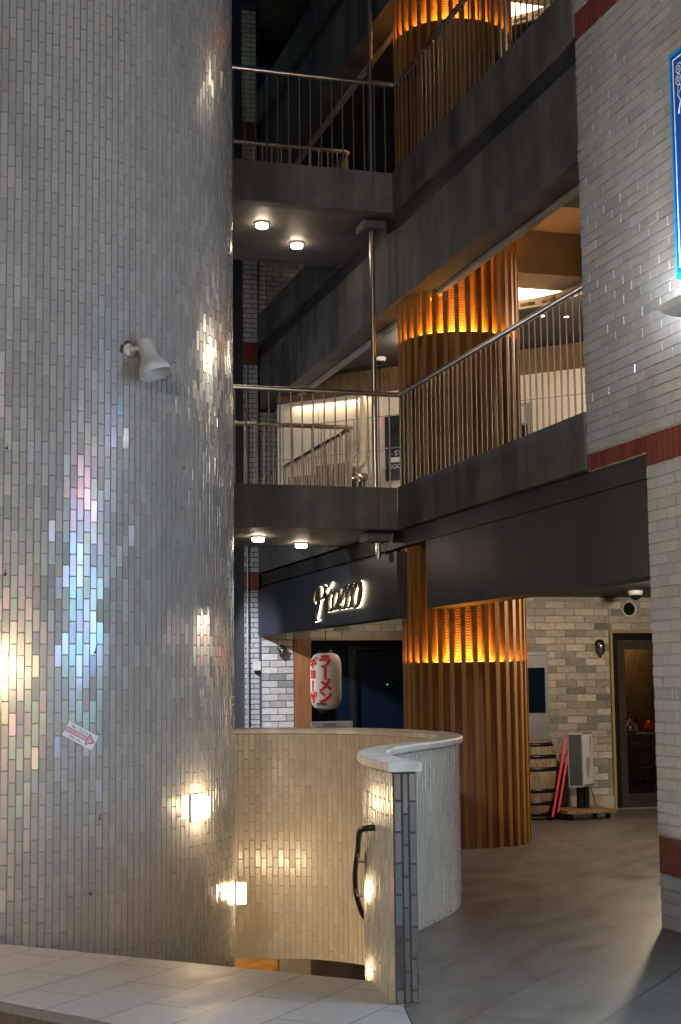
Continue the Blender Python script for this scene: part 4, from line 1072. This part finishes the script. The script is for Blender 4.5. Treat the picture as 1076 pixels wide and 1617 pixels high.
# warm lamps under the ceilings of the arcade and gallery
def ceil_lamp(p, e, lab, c=(1, .79, .56), group='warm ceiling lamps inside the arcade'):
    t = thing('ceiling_light', lab, 'ceiling lamp', p, group)
    MB().lathe([(0, -.03), (.09, -.03), (.10, -.02), (.10, 0)], p, 20).build('diffuser', 'ceiling_warm', t, p)
    lamp('POINT', 'bulb', (p[0], p[1], p[2]-.12), e, c, .10, parent=t)
ceil_lamp((6.9, 11.6, 2.40), 115, 'ceiling lamp of the ground arcade hidden behind the deep dark beam')
ceil_lamp((6.4, 9.3, 2.40), 14, 'ceiling lamp of the ground arcade nearest the white tiled wall')
ceil_lamp((5.6, 16.9, 2.40), 5, 'ceiling lamp in front of the dark glass shopfront')
ceil_lamp((6.9, 12.2, 5.22), 85, 'ceiling lamp of the first gallery right of the column')
ceil_lamp((5.3, 14.7, 5.24), 13, 'ceiling lamp of the first gallery behind the column')
ceil_lamp((6.9, 12.2, 8.24), 18, 'ceiling lamp of the second gallery right of the column')

# green exit sign added out of view, its bulb set close to the far pier
ex = thing('exit_sign', 'small unseen green exit sign added behind the tower to light the far pier', 'sign', (3.2, 17.2, 8.8))
MB().box(3.1, 3.4, 17.2, 17.24, 9.3, 9.42).build('face', 'green_exit', ex, (3.2, 17.2, 8.8))
lamp('POINT', 'bulb', (3.95, 17.60, 9.7), .22, (.3, 1, .45), .06, parent=ex)

# ============================================================ BLUE SIGN AND FLOODLIGHT
bsn = thing('blue_sign', 'tall bright blue sign panel with white scroll border on the tiled wall', 'sign', (4.25, 6.5, 4.5))
b = (4.25, 6.5, 4.5); ZS0, ZS1, YA, YB = 3.777, 5.127, 5.65, 7.155
MB().box(4.20, XF-.008, YA, YB, ZS0, ZS1, .006).build('panel_box', 'blue_edge', bsn, b)
MB().box(4.196, 4.1995, YA+.03, YB-.03, ZS0+.03, ZS1-.03).build('face', 'blue_sign', bsn, b)
bo = MB(); e_ = .055
for (y0, y1, z0, z1) in ((YA+e_, YB-e_, ZS1-e_-.006, ZS1-e_), (YA+e_, YB-e_, ZS0+e_, ZS0+e_+.006), (YB-e_-.008, YB-e_, ZS0+e_+.006, ZS1-e_-.006), (YA+e_, YA+e_+.008, ZS0+e_+.006, ZS1-e_-.006)):
    bo.box(4.1935, 4.1958, y0, y1, z0, z1)
def ringp(mb, yc, zc, ry, rz, w_=.006):
    n_ = 20; vs = []
    for k in range(n_):
        a = 2*math.pi*k/n_
        for q in (0, w_): vs.append((4.1938, yc+(ry-q)*math.cos(a), zc+(rz-q)*math.sin(a)))
    mb.add(vs, [(2*k, 2*((k+1) % n_), 2*((k+1) % n_)+1, 2*k+1) for k in range(n_)])
DY, DZ = -.10, -.05
for (yc, zc, ry, rz) in ((7.13, 5.05, .035, .03), (7.07, 5.07, .03, .026), (7.14, 4.985, .028, .035), (7.13, 4.93, .02, .022), (7.145, 4.90, .012, .02), (7.0, 5.075, .024, .02), (7.13, 5.05, .016, .014), (7.14, 4.985, .012, .018)):
    ringp(bo, yc+DY, zc+DZ, ry, rz)
bo.tube([(4.194, 7.045, 4.835), (4.194, 7.02, 4.80), (4.194, 7.04, 4.76), (4.194, 7.05, 4.73)], .004, 5)
bo.build('scroll_border', 'sign_white', bsn, b)
fd_ = thing('floodlight', 'grey louvred floodlight shining up at the blue sign', 'floodlight', (4.1, 6.9, 3.55))
b = (4.1, 6.9, 3.55)
hs = MB()
prof = [(0, 0), (.03, -.028), (.09, -.052), (.17, -.060), (.24, -.052), (.26, -.03), (.26, -.012), (.02, .008)]
vs = []
for yy in (6.40, 7.02):
    for (x, z) in prof: vs.append((3.98+x, yy-(x*.25), 3.565+z))
n_ = len(prof); hs.add(vs, [tuple(range(n_)), tuple(range(n_, 2*n_))[::-1]]+[(k, (k+1) % n_, n_+(k+1) % n_, n_+k) for k in range(n_)])
hs.build('housing', 'white_plastic', fd_, b)
MB().obox((4.14, 6.74, 3.572), (1, -.2, -.05), (0, 1, 0), (.05, 0, 1), .085, .26, .012).build('lens', 'flood_white', fd_, b)
MB().tube([(4.18, 6.7, 3.56), (XF-.006, 6.7, 3.52)], .014, 8).build('arm', 'grey_metal', fd_, b)
lamp('AREA', 'beam', (4.10, 6.95, 3.60), 9, (.90, .94, 1), .12, (4.32, 7.25, 4.2), fd_, sy=.3)


# ============================================================ STREET SIDE (what lights the front and shows in the glaze)
def street_lamp(x, y, h, e, lab, c, tgt):
    t = thing('street_lamp', lab, 'street lamp', (x, y, -.13))
    b = (x, y, -.13)
    MB().tube([(x, y, -.13), (x, y, h*.6), (x, y, h)], [.07, .05, .04], 12).build('pole', 'grey_metal', t, b)
    d = (Vector((tgt[0], tgt[1], 0))-Vector((x, y, 0))).normalized()
    MB().tube([(x, y, h), (x+d.x*.5, y+d.y*.5, h+.1)], .03, 10).build('arm', 'grey_metal', t, b)
    q = Vector((x, y, h+.08))+d*.7
    MB().obox(q+Vector((0, 0, .05)), d, (-d.y, d.x, 0), Z3, .32, .14, .035).build('head', 'grey_metal', t, b)
    MB().obox(q+Vector((0, 0, .008)), d, (-d.y, d.x, 0), Z3, .28, .11, .006).build('lens', 'street_white', t, b)
    lamp('AREA', 'bulb', q-Vector((0, 0, .03)), e, c, 1.1, tgt, t, sy=.45)
street_lamp(-3.6, -2.5, 5.6, 230, 'unseen street lamp added behind the viewer for general front light', (1, .93, .84), (1.5, 9, 2.0))  # added out of view behind the camera as soft front light
street_lamp(-4.4, 10.6, 3.6, 150, 'street lamp left of the tower', (1, .84, .62), (2.2, 7.0, .3))
al = thing('added_alley_lamp', 'unseen cool white lamp added behind the tower to light the far pier', 'lamp', (1.4, 14.9, 3.4))  # unseen lamp added to brighten the far pier
MB().tube([(.9, 12.7, 3.4), (1.2, 14.2, 3.5), (1.4, 14.85, 3.42)], .02, 8).build('bracket', 'grey_metal', al, (1.4, 14.9, 3.4))
MB().lathe([(0, .05), (.10, .04), (.14, -.02), (.13, -.03), (0, -.03)], (1.4, 14.9, 3.4), 20).build('head', 'grey_metal', al, (1.4, 14.9, 3.4))
lamp('POINT', 'bulb', (1.4, 14.9, 3.28), 90, (.80, .86, 1), .10, parent=al)
lamp('SPOT', 'beam', (1.45, 14.95, 3.28), 900, (.78, .84, 1), .10, (4.35, 18.0, 1.2), al, spot=34)  # extra spot added to whiten the lower pier
ws = thing('added_shop_window', 'unseen warm shop window added across the road to light the tower front', 'shop window', (1.0, -7.5, 0))  # unseen glowing panes added for warm low light on the tower
b = (1.0, -7.5, 0)
MB().box(-4.2, 6.2, -7.9, -7.6, -.13, 4.2).build('wall', 'light_concrete', ws, b)
for k in range(3):
    x = -3.6+k*3.2
    fr_ = MB().box(x, x+2.8, -7.6, -7.52, .35, .42).box(x, x+2.8, -7.6, -7.52, 2.55, 2.62).box(x, x+.07, -7.6, -7.52, .421, 2.549).box(x+2.73, x+2.8, -7.6, -7.52, .421, 2.549)
    f_ = fr_.build('window', 'black_metal', ws, b)
    MB().box(x+.071, x+2.729, -7.59, -7.57, .421, 2.549).build('pane', 'added_window_glow', f_)
    f_.children[0].data.transform(Matrix.Translation((-1.0, 7.5, 0)))
pc_ = thing('added_poster_case', 'unseen lit blue poster case added on the tiled wall to reflect in the tower', 'poster case', (4.25, 5, 2)); b = (4.25, 5, 2)  # unseen case, added and widened to make the blue streak in the tower tiles
MB().box(4.22, XF-.008, 3.70, 6.00, 1.15, 3.65).build('case', 'grey_metal', pc_, b)
MB().box(4.212, 4.219, 3.76, 5.94, 1.60, 2.85).build('poster', 'added_cyan_glow', pc_, b)
MB().box(4.212, 4.219, 4.46, 5.64, 3.10, 3.55).build('poster', 'added_pink_glow', pc_, b)  # pink panel added for the pale glints on the tower

# distant building seen in the gap by the tower
db = thing('distant_building', 'dark blue glass building in the gap behind the tower', 'building', (12, 45, 0)); b = (12, 45, 0)
MB().box(4, 12, 42, 48, -.2, 34).build('facade', 'glass_blue', db, b)
g = MB()
for k in range(11): g.box(3.97, 12.03, 41.9, 41.99, 1+k*3, 1.18+k*3)
g.build('mullion', 'grey_metal', db, b)

# parts that belong to a part of their thing
def nest(th, part, *subs):
    for root in [o for o in col.objects if o.parent is None and o.name.split('.')[0] == th]:
        pp_ = [c for c in root.children if c.name.split('.')[0] == part]
        if not pp_: continue
        for c in list(root.children):
            if c.name.split('.')[0] in subs: c.parent = pp_[0]
nest('glass_door', 'leaf', 'handle', 'glass')
nest('glass_kettle', 'body', 'lid', 'handle')
nest('shopfront', 'mullion', 'status_light')
nest('spotlight', 'arm', 'lamp_shade')
nest('light_box_sign', 'casing', 'side_panel', 'face_panel', 'lettering')
nest('light_box_sign', 'base', 'wheel')
nest('menu_stand', 'panel', 'lettering')
nest('blue_sign', 'panel_box', 'face', 'scroll_border')
nest('shop_sign', 'board', 'lettering', 'letter_backlight', 'lower_lip')
nest('paper_sign', 'sheet', 'arrow', 'lettering')
nest('paper_lantern', 'paper_shade', 'lettering')
nest('round_vent', 'ring', 'grille')
nest('bulkhead_light', 'globe', 'cage')
nest('metal_bin', 'body', 'rim')
nest('dome_camera', 'housing', 'dome')
nest('ceiling_lamp', 'base_ring', 'diffuser')
nest('gallery_door', 'frame', 'window', 'panel')
nest('grey_service_door', 'leaf', 'window')
